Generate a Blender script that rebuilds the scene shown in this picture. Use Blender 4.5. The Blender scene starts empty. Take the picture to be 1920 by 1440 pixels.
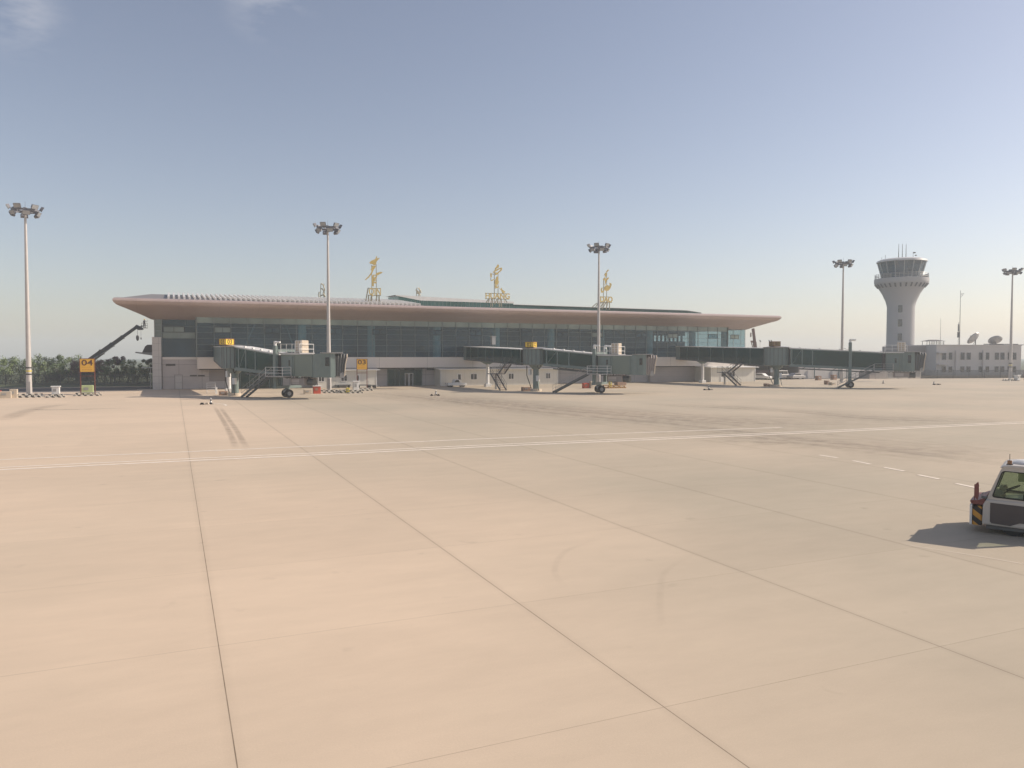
import bpy, math, random
from mathutils import Vector, Matrix
random.seed(7)
SC = bpy.context.scene
COL = SC.collection
R = math.radians

# ---------------------------------------------------------------- camera
FPX = 1440.0                       # focal length in photo pixels (1920 wide)
PITCH = math.atan(51.0 / FPX)
CAMH = 5.0
cam_d = bpy.data.cameras.new('camera'); cam = bpy.data.objects.new('camera', cam_d); COL.objects.link(cam)
cam_d.sensor_width = 36.0; cam_d.lens = 36.0 * FPX / 1920.0
cam.location = (0, 0, CAMH); cam.rotation_euler = (math.pi / 2 - PITCH, 0, 0)
cam_d.clip_start = 0.1; cam_d.clip_end = 8000
SC.camera = cam

# ---------------------------------------------------------------- light
SUN_EL = R(33.0); SUN_AZ = math.atan2(0.215, 0.977)      # azimuth as an angle from +X
sd = Vector((math.cos(SUN_AZ) * math.cos(SUN_EL), math.sin(SUN_AZ) * math.cos(SUN_EL), math.sin(SUN_EL)))
sun_d = bpy.data.lights.new('sun', 'SUN'); sun = bpy.data.objects.new('sun', sun_d); COL.objects.link(sun)
sun_d.energy = 4.7; sun_d.angle = R(0.5); sun_d.color = (1.0, 0.88, 0.75)
sun.rotation_euler = sd.to_track_quat('Z', 'Y').to_euler()
W = bpy.data.worlds.new('World'); SC.world = W; W.use_nodes = True
nt = W.node_tree; nt.nodes.clear()
wo = nt.nodes.new('ShaderNodeOutputWorld'); bg = nt.nodes.new('ShaderNodeBackground')
sky = nt.nodes.new('ShaderNodeTexSky'); sky.sky_type = 'NISHITA'; sky.sun_disc = False
sky.sun_elevation = SUN_EL; sky.sun_rotation = math.pi / 2 - SUN_AZ
sky.air_density = 1.0; sky.dust_density = 0.95; sky.ozone_density = 3.0; sky.altitude = 0
bg.inputs[1].default_value = 0.113
# thin high wisps of cloud, high in the sky ahead
tc = nt.nodes.new('ShaderNodeTexCoord'); mp = nt.nodes.new('ShaderNodeMapping'); mp.inputs['Scale'].default_value = (5, 5, 16)
nz = nt.nodes.new('ShaderNodeTexNoise'); nz.inputs['Scale'].default_value = 2.2; nz.inputs['Detail'].default_value = 8; nz.inputs['Roughness'].default_value = 0.55
cr = nt.nodes.new('ShaderNodeValToRGB'); cr.color_ramp.elements[0].position = 0.42; cr.color_ramp.elements[1].position = 0.72
nt.links.new(tc.outputs['Generated'], mp.inputs[0]); nt.links.new(mp.outputs[0], nz.inputs['Vector']); nt.links.new(nz.outputs['Fac'], cr.inputs[0])
def dirmask(d, r):
    vd = nt.nodes.new('ShaderNodeVectorMath'); vd.operation = 'DISTANCE'; vd.inputs[1].default_value = Vector(d).normalized()
    nt.links.new(tc.outputs['Generated'], vd.inputs[0])
    mr = nt.nodes.new('ShaderNodeMapRange'); mr.inputs[1].default_value = 0.0; mr.inputs[2].default_value = r; mr.inputs[3].default_value = 1; mr.inputs[4].default_value = 0
    mr.interpolation_type = 'SMOOTHSTEP'
    nt.links.new(vd.outputs['Value'], mr.inputs[0]); return mr
def pixdir(px, py):
    c, s = math.cos(PITCH), math.sin(PITCH); x = (px - 960) / FPX; y = (720 - py) / FPX
    return Vector((x, c + s * y, -s + c * y))
m1 = dirmask(pixdir(505, 0), 0.062); m2 = dirmask(pixdir(30, 25), 0.058)
ad = nt.nodes.new('ShaderNodeMath'); ad.operation = 'ADD'; ad.use_clamp = True
nt.links.new(m1.outputs[0], ad.inputs[0]); nt.links.new(m2.outputs[0], ad.inputs[1])
mu = nt.nodes.new('ShaderNodeMath'); mu.operation = 'MULTIPLY'; nt.links.new(ad.outputs[0], mu.inputs[0]); nt.links.new(cr.outputs[0], mu.inputs[1])
mu2 = nt.nodes.new('ShaderNodeMath'); mu2.operation = 'MULTIPLY'; mu2.inputs[1].default_value = 0.65; nt.links.new(mu.outputs[0], mu2.inputs[0])
tint = nt.nodes.new('ShaderNodeMixRGB'); tint.blend_type = 'MULTIPLY'; tint.inputs[0].default_value = 1; tint.inputs[2].default_value = (1.19, 1.025, 0.94, 1)
hs = nt.nodes.new('ShaderNodeHueSaturation'); hs.inputs['Saturation'].default_value = 0.84; nt.links.new(sky.outputs[0], hs.inputs['Color']); nt.links.new(hs.outputs[0], tint.inputs[1])
cm = nt.nodes.new('ShaderNodeMixRGB'); cm.inputs[2].default_value = (5.2, 5.2, 5.6, 1)
nt.links.new(mu2.outputs[0], cm.inputs[0]); nt.links.new(tint.outputs[0], cm.inputs[1]); nt.links.new(cm.outputs[0], bg.inputs[0]); nt.links.new(bg.outputs[0], wo.inputs[0])
SC.view_settings.view_transform = 'Standard'; SC.view_settings.look = 'None'; SC.view_settings.gamma = 1
SC.view_settings.exposure = 0.18
SC.cycles.volume_bounces = 1; SC.cycles.transparent_max_bounces = 16; SC.cycles.max_bounces = 8

# ---------------------------------------------------------------- frames
ANG = R(23.75); ca, sa = math.cos(ANG), math.sin(ANG)   # everything on the apron is laid out along the terminal
OY = 141.0
def F(t, ly, z=0.0): return Vector((t * ca - ly * sa, OY + t * sa + ly * ca, z))
def G(px, py, z=0.0):
    d = pixdir(px, py); k = (z - CAMH) / d.z; return Vector((d.x * k, d.y * k, z))
def LOC(p): return (p.x * ca + (p.y - OY) * sa, -p.x * sa + (p.y - OY) * ca)
def T(px, ly):                     # position along the terminal of the plane ly seen in column px
    u = (px - 960) / FPX           # X = u*Y
    return (u * OY + ly * (u * ca + sa)) / (ca - u * sa)
def AT(px, Y, z=0.0): return Vector(((px - 960) / FPX * Y, Y, z))
def HZ(py, Y): return CAMH + (669 - py) * Y / FPX

# ---------------------------------------------------------------- materials
MATS = {}
def mat(name, col, rough=0.6, metal=0.0, var=0.08, scale=1.5, bump=0.0, spec=0.5, streak=0.0, alpha=1.0):
    m = bpy.data.materials.new(name); m.use_nodes = True; n = m.node_tree; b = n.nodes['Principled BSDF']
    b.inputs['Roughness'].default_value = rough; b.inputs['Metallic'].default_value = metal; b.inputs['Specular IOR Level'].default_value = spec
    tc = n.nodes.new('ShaderNodeTexCoord'); tx = n.nodes.new('ShaderNodeTexNoise'); tx.inputs['Scale'].default_value = scale; tx.inputs['Detail'].default_value = 6
    n.links.new(tc.outputs['Object'], tx.inputs['Vector'])
    if streak:
        mp = n.nodes.new('ShaderNodeMapping'); mp.inputs['Scale'].default_value = (1, 1, streak); n.links.new(tc.outputs['Object'], mp.inputs[0]); n.links.new(mp.outputs[0], tx.inputs['Vector'])
    mr = n.nodes.new('ShaderNodeMapRange'); mr.inputs[1].default_value = 0.3; mr.inputs[2].default_value = 0.7; mr.inputs[3].default_value = 1 - var; mr.inputs[4].default_value = 1 + var
    n.links.new(tx.outputs['Fac'], mr.inputs[0])
    vm = n.nodes.new('ShaderNodeVectorMath'); vm.operation = 'SCALE'; vm.inputs[0].default_value = col; n.links.new(mr.outputs[0], vm.inputs['Scale'])
    n.links.new(vm.outputs[0], b.inputs['Base Color'])
    if bump:
        bp = n.nodes.new('ShaderNodeBump'); bp.inputs['Strength'].default_value = bump; bp.inputs['Distance'].default_value = 0.02; n.links.new(tx.outputs['Fac'], bp.inputs['Height']); n.links.new(bp.outputs[0], b.inputs['Normal'])
    MATS[name] = m; return m
def glass(name, col, through, tintc, rough=0.06):
    m = bpy.data.materials.new(name); m.use_nodes = True; n = m.node_tree; b = n.nodes['Principled BSDF']
    b.inputs['Roughness'].default_value = rough; b.inputs['Specular IOR Level'].default_value = 0.9
    tc = n.nodes.new('ShaderNodeTexCoord'); tx = n.nodes.new('ShaderNodeTexNoise'); tx.inputs['Scale'].default_value = 0.16; tx.inputs['Detail'].default_value = 3
    n.links.new(tc.outputs['Object'], tx.inputs['Vector'])
    mr = n.nodes.new('ShaderNodeMapRange'); mr.inputs[1].default_value = 0.3; mr.inputs[2].default_value = 0.7; mr.inputs[3].default_value = 0.6; mr.inputs[4].default_value = 1.45
    n.links.new(tx.outputs['Fac'], mr.inputs[0])
    vm = n.nodes.new('ShaderNodeVectorMath'); vm.operation = 'SCALE'; vm.inputs[0].default_value = col; n.links.new(mr.outputs[0], vm.inputs['Scale']); n.links.new(vm.outputs[0], b.inputs['Base Color'])
    t = n.nodes.new('ShaderNodeBsdfTransparent'); t.inputs[0].default_value = (*tintc, 1)
    mx = n.nodes.new('ShaderNodeMixShader'); mx.inputs[0].default_value = through
    n.links.new(b.outputs[0], mx.inputs[1]); n.links.new(t.outputs[0], mx.inputs[2]); n.links.new(mx.outputs[0], n.nodes['Material Output'].inputs[0])
    MATS[name] = m; return m
def panel(name, col, w, h, joint=0.55, rough=0.5, var=0.05, lw=0.03, metal=0.0):  # cladding with joints, object space x and z
    m = mat(name, col, rough, metal, var, 0.6); n = m.node_tree; b = n.nodes['Principled BSDF']
    tc = n.nodes.new('ShaderNodeTexCoord'); sp = n.nodes.new('ShaderNodeSeparateXYZ'); n.links.new(tc.outputs['Object'], sp.inputs[0])
    outs = []
    for ax, d in ((0, w), (2, h)):
        if not d: continue
        a = n.nodes.new('ShaderNodeMath'); a.operation = 'PINGPONG'; a.inputs[1].default_value = d / 2; n.links.new(sp.outputs[ax], a.inputs[0])
        c = n.nodes.new('ShaderNodeMath'); c.operation = 'LESS_THAN'; c.inputs[1].default_value = lw; n.links.new(a.outputs[0], c.inputs[0]); outs.append(c)
    o = outs[0]
    if len(outs) > 1:
        o = n.nodes.new('ShaderNodeMath'); o.operation = 'MAXIMUM'; n.links.new(outs[0].outputs[0], o.inputs[0]); n.links.new(outs[1].outputs[0], o.inputs[1])
    src = b.inputs['Base Color'].links[0].from_socket
    mx = n.nodes.new('ShaderNodeMixRGB'); mx.blend_type = 'MULTIPLY'; mx.inputs[2].default_value = (joint, joint, joint, 1)
    n.links.new(o.outputs[0], mx.inputs[0]); n.links.new(src, mx.inputs[1]); n.links.new(mx.outputs[0], b.inputs['Base Color'])
    return m
def stripes(name, c1, c2, freq, ax=(1, 1, 1), rough=0.5, duty=0.5):
    m = bpy.data.materials.new(name); m.use_nodes = True; n = m.node_tree; b = n.nodes['Principled BSDF']; b.inputs['Roughness'].default_value = rough
    tc = n.nodes.new('ShaderNodeTexCoord'); d = n.nodes.new('ShaderNodeVectorMath'); d.operation = 'DOT_PRODUCT'; d.inputs[1].default_value = Vector(ax) * freq
    n.links.new(tc.outputs['Object'], d.inputs[0]); f = n.nodes.new('ShaderNodeMath'); f.operation = 'FRACT'; n.links.new(d.outputs['Value'], f.inputs[0])
    g = n.nodes.new('ShaderNodeMath'); g.operation = 'GREATER_THAN'; g.inputs[1].default_value = duty; n.links.new(f.outputs[0], g.inputs[0])
    mx = n.nodes.new('ShaderNodeMixRGB'); mx.inputs[1].default_value = (*c1, 1); mx.inputs[2].default_value = (*c2, 1); n.links.new(g.outputs[0], mx.inputs[0]); n.links.new(mx.outputs[0], b.inputs['Base Color'])
    MATS[name] = m; return m

M = {}
M['fascia'] = panel('beige aluminium fascia', (0.44, 0.345, 0.315), 5.6, 0, 0.8, 0.42, 0.04, 0.03)
M['roofmetal'] = mat('pale roof sheet', (0.62, 0.60, 0.57), 0.4, 0.0, 0.05)
M['roofdark'] = mat('grey roof sheet', (0.20, 0.18, 0.17), 0.5, 0.0, 0.06)
M['band'] = panel('pale grey cladding band', (0.72, 0.66, 0.60), 8.4, 0, 0.6, 0.45, 0.03)
M['stone'] = panel('grey stone cladding', (0.50, 0.455, 0.43), 3.3, 1.9, 0.6, 0.6, 0.05)
M['stonel'] = panel('light stone pillar cladding', (0.54, 0.51, 0.48), 1.9, 1.0, 0.65, 0.55, 0.04, 0.02)
M['glass'] = glass('slate curtain glass', (0.055, 0.110, 0.150), 0.64, (0.76, 0.92, 0.96))
M['glassg'] = glass('pale green spandrel glass', (0.21, 0.27, 0.245), 0.10, (0.5, 0.6, 0.58), 0.15)
M['glasst'] = glass('teal bridge glass', (0.006, 0.046, 0.040), 0.15, (0.30, 0.62, 0.56), 0.08); M['glasst'].node_tree.nodes['Principled BSDF'].inputs['Specular IOR Level'].default_value = 0.5
M['glassb'] = glass('blue tower glass', (0.035, 0.065, 0.095), 0.2, (0.4, 0.6, 0.7), 0.08)
M['glassk'] = glass('dark window glass', (0.02, 0.025, 0.028), 0.1, (0.4, 0.45, 0.45))
M['glassc'] = glass('clear cab glass', (0.08, 0.10, 0.08), 0.82, (0.84, 0.90, 0.82), 0.05)
M['mull'] = mat('grey green mullion', (0.17, 0.205, 0.20), 0.4, 0.0)
M['mulll'] = mat('light mullion', (0.42, 0.43, 0.42), 0.4)
M['dframe'] = mat('dark window frame', (0.03, 0.035, 0.04), 0.4)
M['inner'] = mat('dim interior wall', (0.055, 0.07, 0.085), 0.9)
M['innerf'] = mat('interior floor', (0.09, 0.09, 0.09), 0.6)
M['incol'] = mat('interior column paint', (0.88, 0.89, 0.86), 0.6)
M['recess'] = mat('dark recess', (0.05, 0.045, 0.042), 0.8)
M['white'] = mat('white paint', (0.72, 0.71, 0.68), 0.45)
M['cream'] = panel('cream corrugated panel', (0.64, 0.61, 0.54), 1.15, 0, 0.8, 0.5, 0.03, 0.02)
M['bgrey'] = mat('bridge grey paint', (0.155, 0.20, 0.188), 0.45, 0.0, 0.05)
M['bgreen'] = mat('bridge grey green panel', (0.165, 0.205, 0.175), 0.42, 0.0, 0.04, 0.4)
M['bdark'] = mat('dark grey steel', (0.10, 0.105, 0.105), 0.5)
M['bwall'] = mat('brown grey cladding', (0.30, 0.265, 0.25), 0.55, 0, 0.05, 0.5)
M['rubber'] = mat('black rubber', (0.022, 0.021, 0.02), 0.8)
M['galv'] = mat('galvanised steel', (0.36, 0.35, 0.34), 0.4, 0.35, 0.08)
M['pole'] = mat('pale mast paint', (0.50, 0.47, 0.44), 0.45, 0.1, 0.05)
M['lampb'] = mat('floodlight housing', (0.16, 0.16, 0.18), 0.5, 0.2)
M['lampg'] = glass('floodlight glass', (0.25, 0.26, 0.27), 0.0, (1, 1, 1), 0.2)
M['ysign'] = mat('amber sign face', (0.82, 0.46, 0.04), 0.5, 0, 0.04)
M['ysignl'] = mat('yellow box face', (0.85, 0.60, 0.04), 0.5, 0, 0.04)
M['ysign_shade'] = mat('shaded yellow box face', (0.24, 0.19, 0.09), 0.6, 0, 0.04)  # box yellow darkened in its colour, for a face out of the sun
M['signtx'] = mat('dark brown lettering', (0.10, 0.03, 0.01), 0.6, 0, 0.02)
M['signtx2'] = mat('faint orange lettering', (0.50, 0.22, 0.02), 0.6, 0, 0.02)
M['rust'] = mat('red brown post', (0.18, 0.05, 0.03), 0.6)
M['bw'] = stripes('black and white guard', (0.62, 0.58, 0.50), (0.02, 0.018, 0.015), 1.5, (1, 1, 1))
M['yb'] = stripes('amber and black guard', (0.55, 0.27, 0.04), (0.025, 0.022, 0.02), 2.3, (1, 0, 1.3))
M['green'] = mat('pale green box paint', (0.45, 0.52, 0.25), 0.5)
M['beige'] = mat('beige concrete block', (0.52, 0.44, 0.34), 0.75, 0, 0.08)
M['brown'] = mat('brown crate', (0.32, 0.20, 0.14), 0.8, 0, 0.1)
M['red'] = mat('red cabinet paint', (0.50, 0.07, 0.03), 0.5)
M['yellow'] = mat('yellow paint', (0.62, 0.50, 0.06), 0.5)
M['gold'] = mat('gold sign metal', (0.78, 0.58, 0.20), 0.4, 0.1, 0.06)
M['goldd'] = mat('weathered gold edge', (0.36, 0.32, 0.22), 0.45, 0.3, 0.06)
M['asph'] = mat('dark asphalt', (0.055, 0.05, 0.05), 0.9, 0, 0.15, 0.3, 0.2)
M['grass'] = mat('dry verge grass', (0.07, 0.085, 0.035), 0.95, 0, 0.35, 0.5, 0.4)
M['towerw'] = mat('tower paint', (0.38, 0.375, 0.375), 0.6, 0, 0.03, 0.2)
M['officew'] = mat('office render', (0.56, 0.52, 0.48), 0.7, 0, 0.05, 0.3)
M['fence'] = mat('fence steel', (0.10, 0.10, 0.10), 0.6)
M['fencel'] = mat('pale fence', (0.50, 0.46, 0.41), 0.6)
M['bark'] = mat('bark', (0.09, 0.065, 0.05), 0.9)
M['crane'] = mat('dark crane paint', (0.045, 0.045, 0.045), 0.5)
M['craner'] = mat('brown crane paint', (0.20, 0.12, 0.10), 0.5)
M['slate'] = mat('slate roof tile', (0.10, 0.09, 0.088), 0.7)
M['skin'] = mat('skin', (0.30, 0.17, 0.11), 0.6)
M['cloth'] = mat('dark work clothes', (0.03, 0.032, 0.04), 0.9)
M['tank'] = mat('tug body paint', (0.50, 0.465, 0.42), 0.38, 0, 0.05, 1.2)
M['tugdark'] = mat('tug dark panel', (0.075, 0.062, 0.06), 0.5, 0, 0.08, 2)
M['seat'] = mat('seat vinyl', (0.05, 0.05, 0.05), 0.6)
M['tugred'] = mat('faded red paint', (0.20, 0.06, 0.05), 0.5)
M['amber'] = glass('amber lens', (0.24, 0.10, 0.03), 0.1, (1, .6, .2), 0.2)
def leafmat(name, c):
    m = mat(name, c, 0.65, 0, 0.45, 0.9); b = m.node_tree.nodes['Principled BSDF']; b.inputs['Transmission Weight'].default_value = 0.0
    return m
M['leaf0'] = leafmat('mid green leaves', (0.115, 0.165, 0.07)); M['leaf1'] = leafmat('dark green leaves', (0.065, 0.09, 0.05))
M['leaf2'] = leafmat('fresh green leaves', (0.17, 0.225, 0.09)); M['leaf3'] = leafmat('reddish leaves', (0.14, 0.085, 0.085))

# ---------------------------------------------------------------- mesh helpers
class MB:
    def __init__(s): s.v = []; s.f = []; s.ch = []
    def add(s, vs, fs):
        o = len(s.v); s.ch.append((o, len(s.f))); s.v += [tuple(v) for v in vs]; s.f += [tuple(i + o for i in f) for f in fs]; return s
    def box(s, x0, x1, y0, y1, z0, z1):
        return s.add([(x0, y0, z0), (x1, y0, z0), (x1, y1, z0), (x0, y1, z0), (x0, y0, z1), (x1, y0, z1), (x1, y1, z1), (x0, y1, z1)],
                     [(0, 3, 2, 1), (4, 5, 6, 7), (0, 1, 5, 4), (1, 2, 6, 5), (2, 3, 7, 6), (3, 0, 4, 7)])
    def cbox(s, x0, x1, y0, y1, z0, z1, c=0.03):      # box with chamfered vertical edges and top
        pts = [(x0 + c, y0), (x1 - c, y0), (x1, y0 + c), (x1, y1 - c), (x1 - c, y1), (x0 + c, y1), (x0, y1 - c), (x0, y0 + c)]
        cx, cy = (x0 + x1) / 2, (y0 + y1) / 2
        a = [(x, y, z0) for x, y in pts]; b = [(x, y, z1 - c) for x, y in pts]
        d = [(x - c * (1 if x > cx else -1), y - c * (1 if y > cy else -1), z1) for x, y in pts]
        fs = [tuple(range(7, -1, -1)), tuple(range(16, 24))]
        for k in (0, 8):
            for i in range(8): fs.append((k + i, k + (i + 1) % 8, k + 8 + (i + 1) % 8, k + 8 + i))
        return s.add(a + b + d, fs)
    def hexa(s, lo, hi):              # two quads (4 points each)
        return s.add(list(lo) + list(hi), [(0, 3, 2, 1), (4, 5, 6, 7), (0, 1, 5, 4), (1, 2, 6, 5), (2, 3, 7, 6), (3, 0, 4, 7)])
    def each(s, name, m, parent=None, **k):
        cuts = s.ch + [(len(s.v), len(s.f))]; r = []
        for (v0, f0), (v1, f1) in zip(cuts[:-1], cuts[1:]):
            q = MB(); q.v = s.v[v0:v1]; q.f = [tuple(i - v0 for i in f) for f in s.f[f0:f1]]; r.append(q.build(name, m, parent, **k))
        return r
    def beam(s, p, q, w, h=None, up=(0, 0, 1)):
        h = h or w; p = Vector(p); q = Vector(q); d = (q - p).normalized(); up = Vector(up)
        if abs(d.dot(up)) > 0.99: up = Vector((0, 1, 0))
        r = d.cross(up).normalized() * w / 2; u = r.cross(d).normalized() * h / 2
        return s.hexa([p - r - u, p + r - u, p + r + u, p - r + u], [q - r - u, q + r - u, q + r + u, q - r + u])
    def tube(s, p, q, r0, r1=None, n=10, cap=True):
        r1 = r0 if r1 is None else r1; p = Vector(p); q = Vector(q); d = (q - p).normalized()
        up = Vector((0, 0, 1)) if abs(d.z) < 0.95 else Vector((1, 0, 0)); a = d.cross(up).normalized(); b = a.cross(d)
        vs = []
        for c, r in ((p, r0), (q, r1)):
            for i in range(n): t = 2 * math.pi * i / n; vs.append(c + (a * math.cos(t) + b * math.sin(t)) * r)
        fs = [(i, (i + 1) % n, n + (i + 1) % n, n + i) for i in range(n)]
        if cap: fs += [tuple(range(n - 1, -1, -1)), tuple(range(n, 2 * n))]
        return s.add(vs, fs)
    def path(s, pts, r, n=6):
        for a, b in zip(pts[:-1], pts[1:]): s.tube(a, b, r, r, n)
        return s
    def lathe(s, prof, n=32, c=(0, 0), a0=0.0):
        vs = []; fs = []; k = len(prof)
        for i in range(n):
            t = a0 + 2 * math.pi * i / n
            for r, z in prof: vs.append((c[0] + r * math.cos(t), c[1] + r * math.sin(t), z))
        for i in range(n):
            j = (i + 1) % n
            for q in range(k - 1): fs.append((i * k + q, j * k + q, j * k + q + 1, i * k + q + 1))
        fs.append(tuple(i * k for i in range(n - 1, -1, -1))); fs.append(tuple(i * k + k - 1 for i in range(n)))
        return s.add(vs, fs)
    def prism(s, poly, y0, y1, f=lambda a, b, y: (a, y, b)):   # polygon in (a,b) extruded in y
        n = len(poly); ar = sum(poly[i][0] * poly[(i + 1) % n][1] - poly[(i + 1) % n][0] * poly[i][1] for i in range(n))
        if ar < 0: poly = poly[::-1]
        vs = [f(a, b, y0) for a, b in poly] + [f(a, b, y1) for a, b in poly]
        fs = [tuple(range(n)), tuple(range(2 * n - 1, n - 1, -1))] + [(i, n + i, n + (i + 1) % n, (i + 1) % n) for i in range(n)]
        return s.add(vs, fs)
    def ring(s, outer, inner, y0, y1):   # frame between two outlines of equal count in (x,z)
        n = len(outer); vs = []
        for y in (y0, y1):
            vs += [(a, y, b) for a, b in outer] + [(a, y, b) for a, b in inner]
        fs = []
        for i in range(n):
            j = (i + 1) % n
            fs += [(i, j, n + j, n + i), (2 * n + j, 2 * n + i, 3 * n + i, 3 * n + j), (i, 2 * n + i, 2 * n + j, j), (n + j, 3 * n + j, 3 * n + i, n + i)]
        return s.add(vs, fs)
    def build(s, name, m, parent=None, smooth=False, loc=None, rz=0.0, bevel=0.0, weld=False):
        me = bpy.data.meshes.new(name); me.from_pydata(s.v, [], s.f); me.materials.append(M[m] if isinstance(m, str) else m); me.validate(); me.update()
        import bmesh
        b = bmesh.new(); b.from_mesh(me)
        if weld: bmesh.ops.remove_doubles(b, verts=b.verts, dist=1e-4)
        bmesh.ops.recalc_face_normals(b, faces=b.faces); b.to_mesh(me); b.free()
        if smooth:
            for p in me.polygons: p.use_smooth = True
            me.set_sharp_from_angle(angle=R(35))
        o = bpy.data.objects.new(name, me); COL.objects.link(o)
        if parent: o.parent = parent
        if loc is not None: o.location = loc
        o.rotation_euler.z = rz
        if bevel:
            bv = o.modifiers.new('bevel', 'BEVEL'); bv.width = bevel; bv.segments = 2; bv.limit_method = 'ANGLE'
        return o
def tag(o, label=None, cat=None, group=None, kind=None):
    if label: o['label'] = label
    if cat: o['category'] = cat
    if group: o['group'] = group
    if kind: o['kind'] = kind
    return o
def thing(name, label, cat, loc=(0, 0, 0), rz=0.0, group=None):
    o = bpy.data.objects.new(name, None); COL.objects.link(o); o.location = loc; o.rotation_euler.z = rz; o.empty_display_size = 0.5
    return tag(o, label, cat, group)
def copy_tree(o, parent=None):
    c = o.copy(); COL.objects.link(c); c.parent = parent
    for ch in [x for x in list(bpy.data.objects) if x.parent == o]: copy_tree(ch, c)
    return c
def text(name, body, size, m, parent, loc, rx=math.pi / 2, rz=0.0, ext=0.01, sx=1.0, align='CENTER'):
    cu = bpy.data.curves.new(name, 'FONT'); cu.body = body; cu.size = size; cu.extrude = ext; cu.offset = size * .015; cu.align_x = align; cu.resolution_u = 4
    to = bpy.data.objects.new(name, cu); COL.objects.link(to); dg = bpy.context.evaluated_depsgraph_get(); dg.update()
    me = bpy.data.meshes.new_from_object(to.evaluated_get(dg)); bpy.data.objects.remove(to)
    me.materials.clear(); me.materials.append(M[m]); o = bpy.data.objects.new(name, me); COL.objects.link(o)
    o.parent = parent; o.location = loc; o.rotation_euler = (rx, 0, rz); o.scale = (sx, 1, 1); return o
def arc(cx, cz, r, a0, a1, n=5): return [(cx + r * math.cos(R(a0 + (a1 - a0) * i / n)), cz + r * math.sin(R(a0 + (a1 - a0) * i / n))) for i in range(n + 1)]

# ---------------------------------------------------------------- ground
g = MB(); S = 1500; g.add([(-S, -S + 400, -0.02), (S, -S + 400, -0.02), (S, S + 400, -0.02), (-S, S + 400, -0.02)], [(0, 1, 2, 3)])
tag(g.build('ground', 'grass'), kind='structure')
mc = bpy.data.materials.new('apron concrete'); mc.use_nodes = True; n = mc.node_tree; b = n.nodes['Principled BSDF']
tcn = n.nodes.new('ShaderNodeTexCoord'); sp = n.nodes.new('ShaderNodeSeparateXYZ'); n.links.new(tcn.outputs['Object'], sp.inputs[0])
def nmath(op, a, bb=None, clamp=False):
    q = n.nodes.new('ShaderNodeMath'); q.operation = op; q.use_clamp = clamp
    for i, x in enumerate((a, bb)):
        if x is None: continue
        if isinstance(x, (int, float)): q.inputs[i].default_value = x
        else: n.links.new(x, q.inputs[i])
    return q.outputs[0]
def noise(sc, det, stretch=None, rough=0.5):
    q = n.nodes.new('ShaderNodeTexNoise'); q.inputs['Scale'].default_value = sc; q.inputs['Detail'].default_value = det; q.inputs['Roughness'].default_value = rough
    src = tcn.outputs['Object']
    if stretch:
        mpp = n.nodes.new('ShaderNodeMapping'); mpp.inputs['Scale'].default_value = stretch; n.links.new(src, mpp.inputs[0]); src = mpp.outputs[0]
    n.links.new(src, q.inputs['Vector']); return q.outputs['Fac']
JW, JL = 5.7, 5.05
JT0, JY0 = -56.15, -115.0
jx = nmath('ABSOLUTE', nmath('SUBTRACT', nmath('FRACT', nmath('DIVIDE', nmath('SUBTRACT', sp.outputs[0], JT0 - JW / 2), JW)), 0.5))
jy = nmath('ABSOLUTE', nmath('SUBTRACT', nmath('FRACT', nmath('DIVIDE', nmath('SUBTRACT', sp.outputs[1], JY0 - JL / 2), JL)), 0.5))
lx = nmath('MULTIPLY', nmath('LESS_THAN', jx, 0.008 / JW), nmath('GREATER_THAN', sp.outputs[0], JT0 - 1.0)); ly_ = nmath('MULTIPLY', nmath('LESS_THAN', jy, 0.006 / JL), 0.6)
joint = nmath('MULTIPLY', nmath('MAXIMUM', lx, ly_), nmath('ADD', 0.35, nmath('MULTIPLY', noise(1.3, 3), 0.65)))
# soft soiled margin along the long joints
marg = nmath('MULTIPLY', nmath('MULTIPLY', nmath('SUBTRACT', 1.0, nmath('DIVIDE', jx, 0.16 / JW), True), 0.07), nmath('GREATER_THAN', sp.outputs[0], JT0 - 1.0))
# slab to slab tone
wn = n.nodes.new('ShaderNodeTexWhiteNoise'); wn.noise_dimensions = '2D'; cb = n.nodes.new('ShaderNodeCombineXYZ')
n.links.new(nmath('FLOOR', nmath('DIVIDE', nmath('SUBTRACT', sp.outputs[0], JT0), JW)), cb.inputs[0]); n.links.new(nmath('FLOOR', nmath('DIVIDE', nmath('SUBTRACT', sp.outputs[1], JY0), JL)), cb.inputs[1]); n.links.new(cb.outputs[0], wn.inputs['Vector'])
tone = nmath('MULTIPLY', nmath('ADD', 0.978, nmath('MULTIPLY', wn.outputs['Value'], 0.044)), nmath('SUBTRACT', 1.0, nmath('MULTIPLY', nmath('SUBTRACT', noise(1.1, 2), 0.70, False), 1.6, True)))
big = nmath('ADD', 0.90, nmath('MULTIPLY', noise(0.07, 5, (1, 1.6, 1), 0.6), 0.20)); mid = nmath('ADD', 0.88, nmath('MULTIPLY', noise(0.45, 7, (1, 2.6, 1), 0.7), 0.24)); fine = nmath('ADD', 0.92, nmath('MULTIPLY', noise(38, 4, None, 0.7), 0.16))
val = nmath('MULTIPLY', nmath('MULTIPLY', nmath('MULTIPLY', tone, big), mid), fine); val = nmath('MULTIPLY', val, nmath('SUBTRACT', 1.0, marg))
rampn = n.nodes.new('ShaderNodeMixRGB'); rampn.inputs[1].default_value = (0.60, 0.478, 0.355, 1); rampn.inputs[2].default_value = (0.41, 0.355, 0.27, 1); vignette = nmath('DIVIDE', nmath('ADD', sp.outputs[0], 54.0), 13.0, True); n.links.new(nmath('ADD', nmath('MULTIPLY', vignette, 0.75), nmath('MULTIPLY', nmath('SUBTRACT', noise(0.06, 4), 0.45), 1.2), True), rampn.inputs[0])  # mostly lens vignette, painted into the concrete as a darker right side
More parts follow.
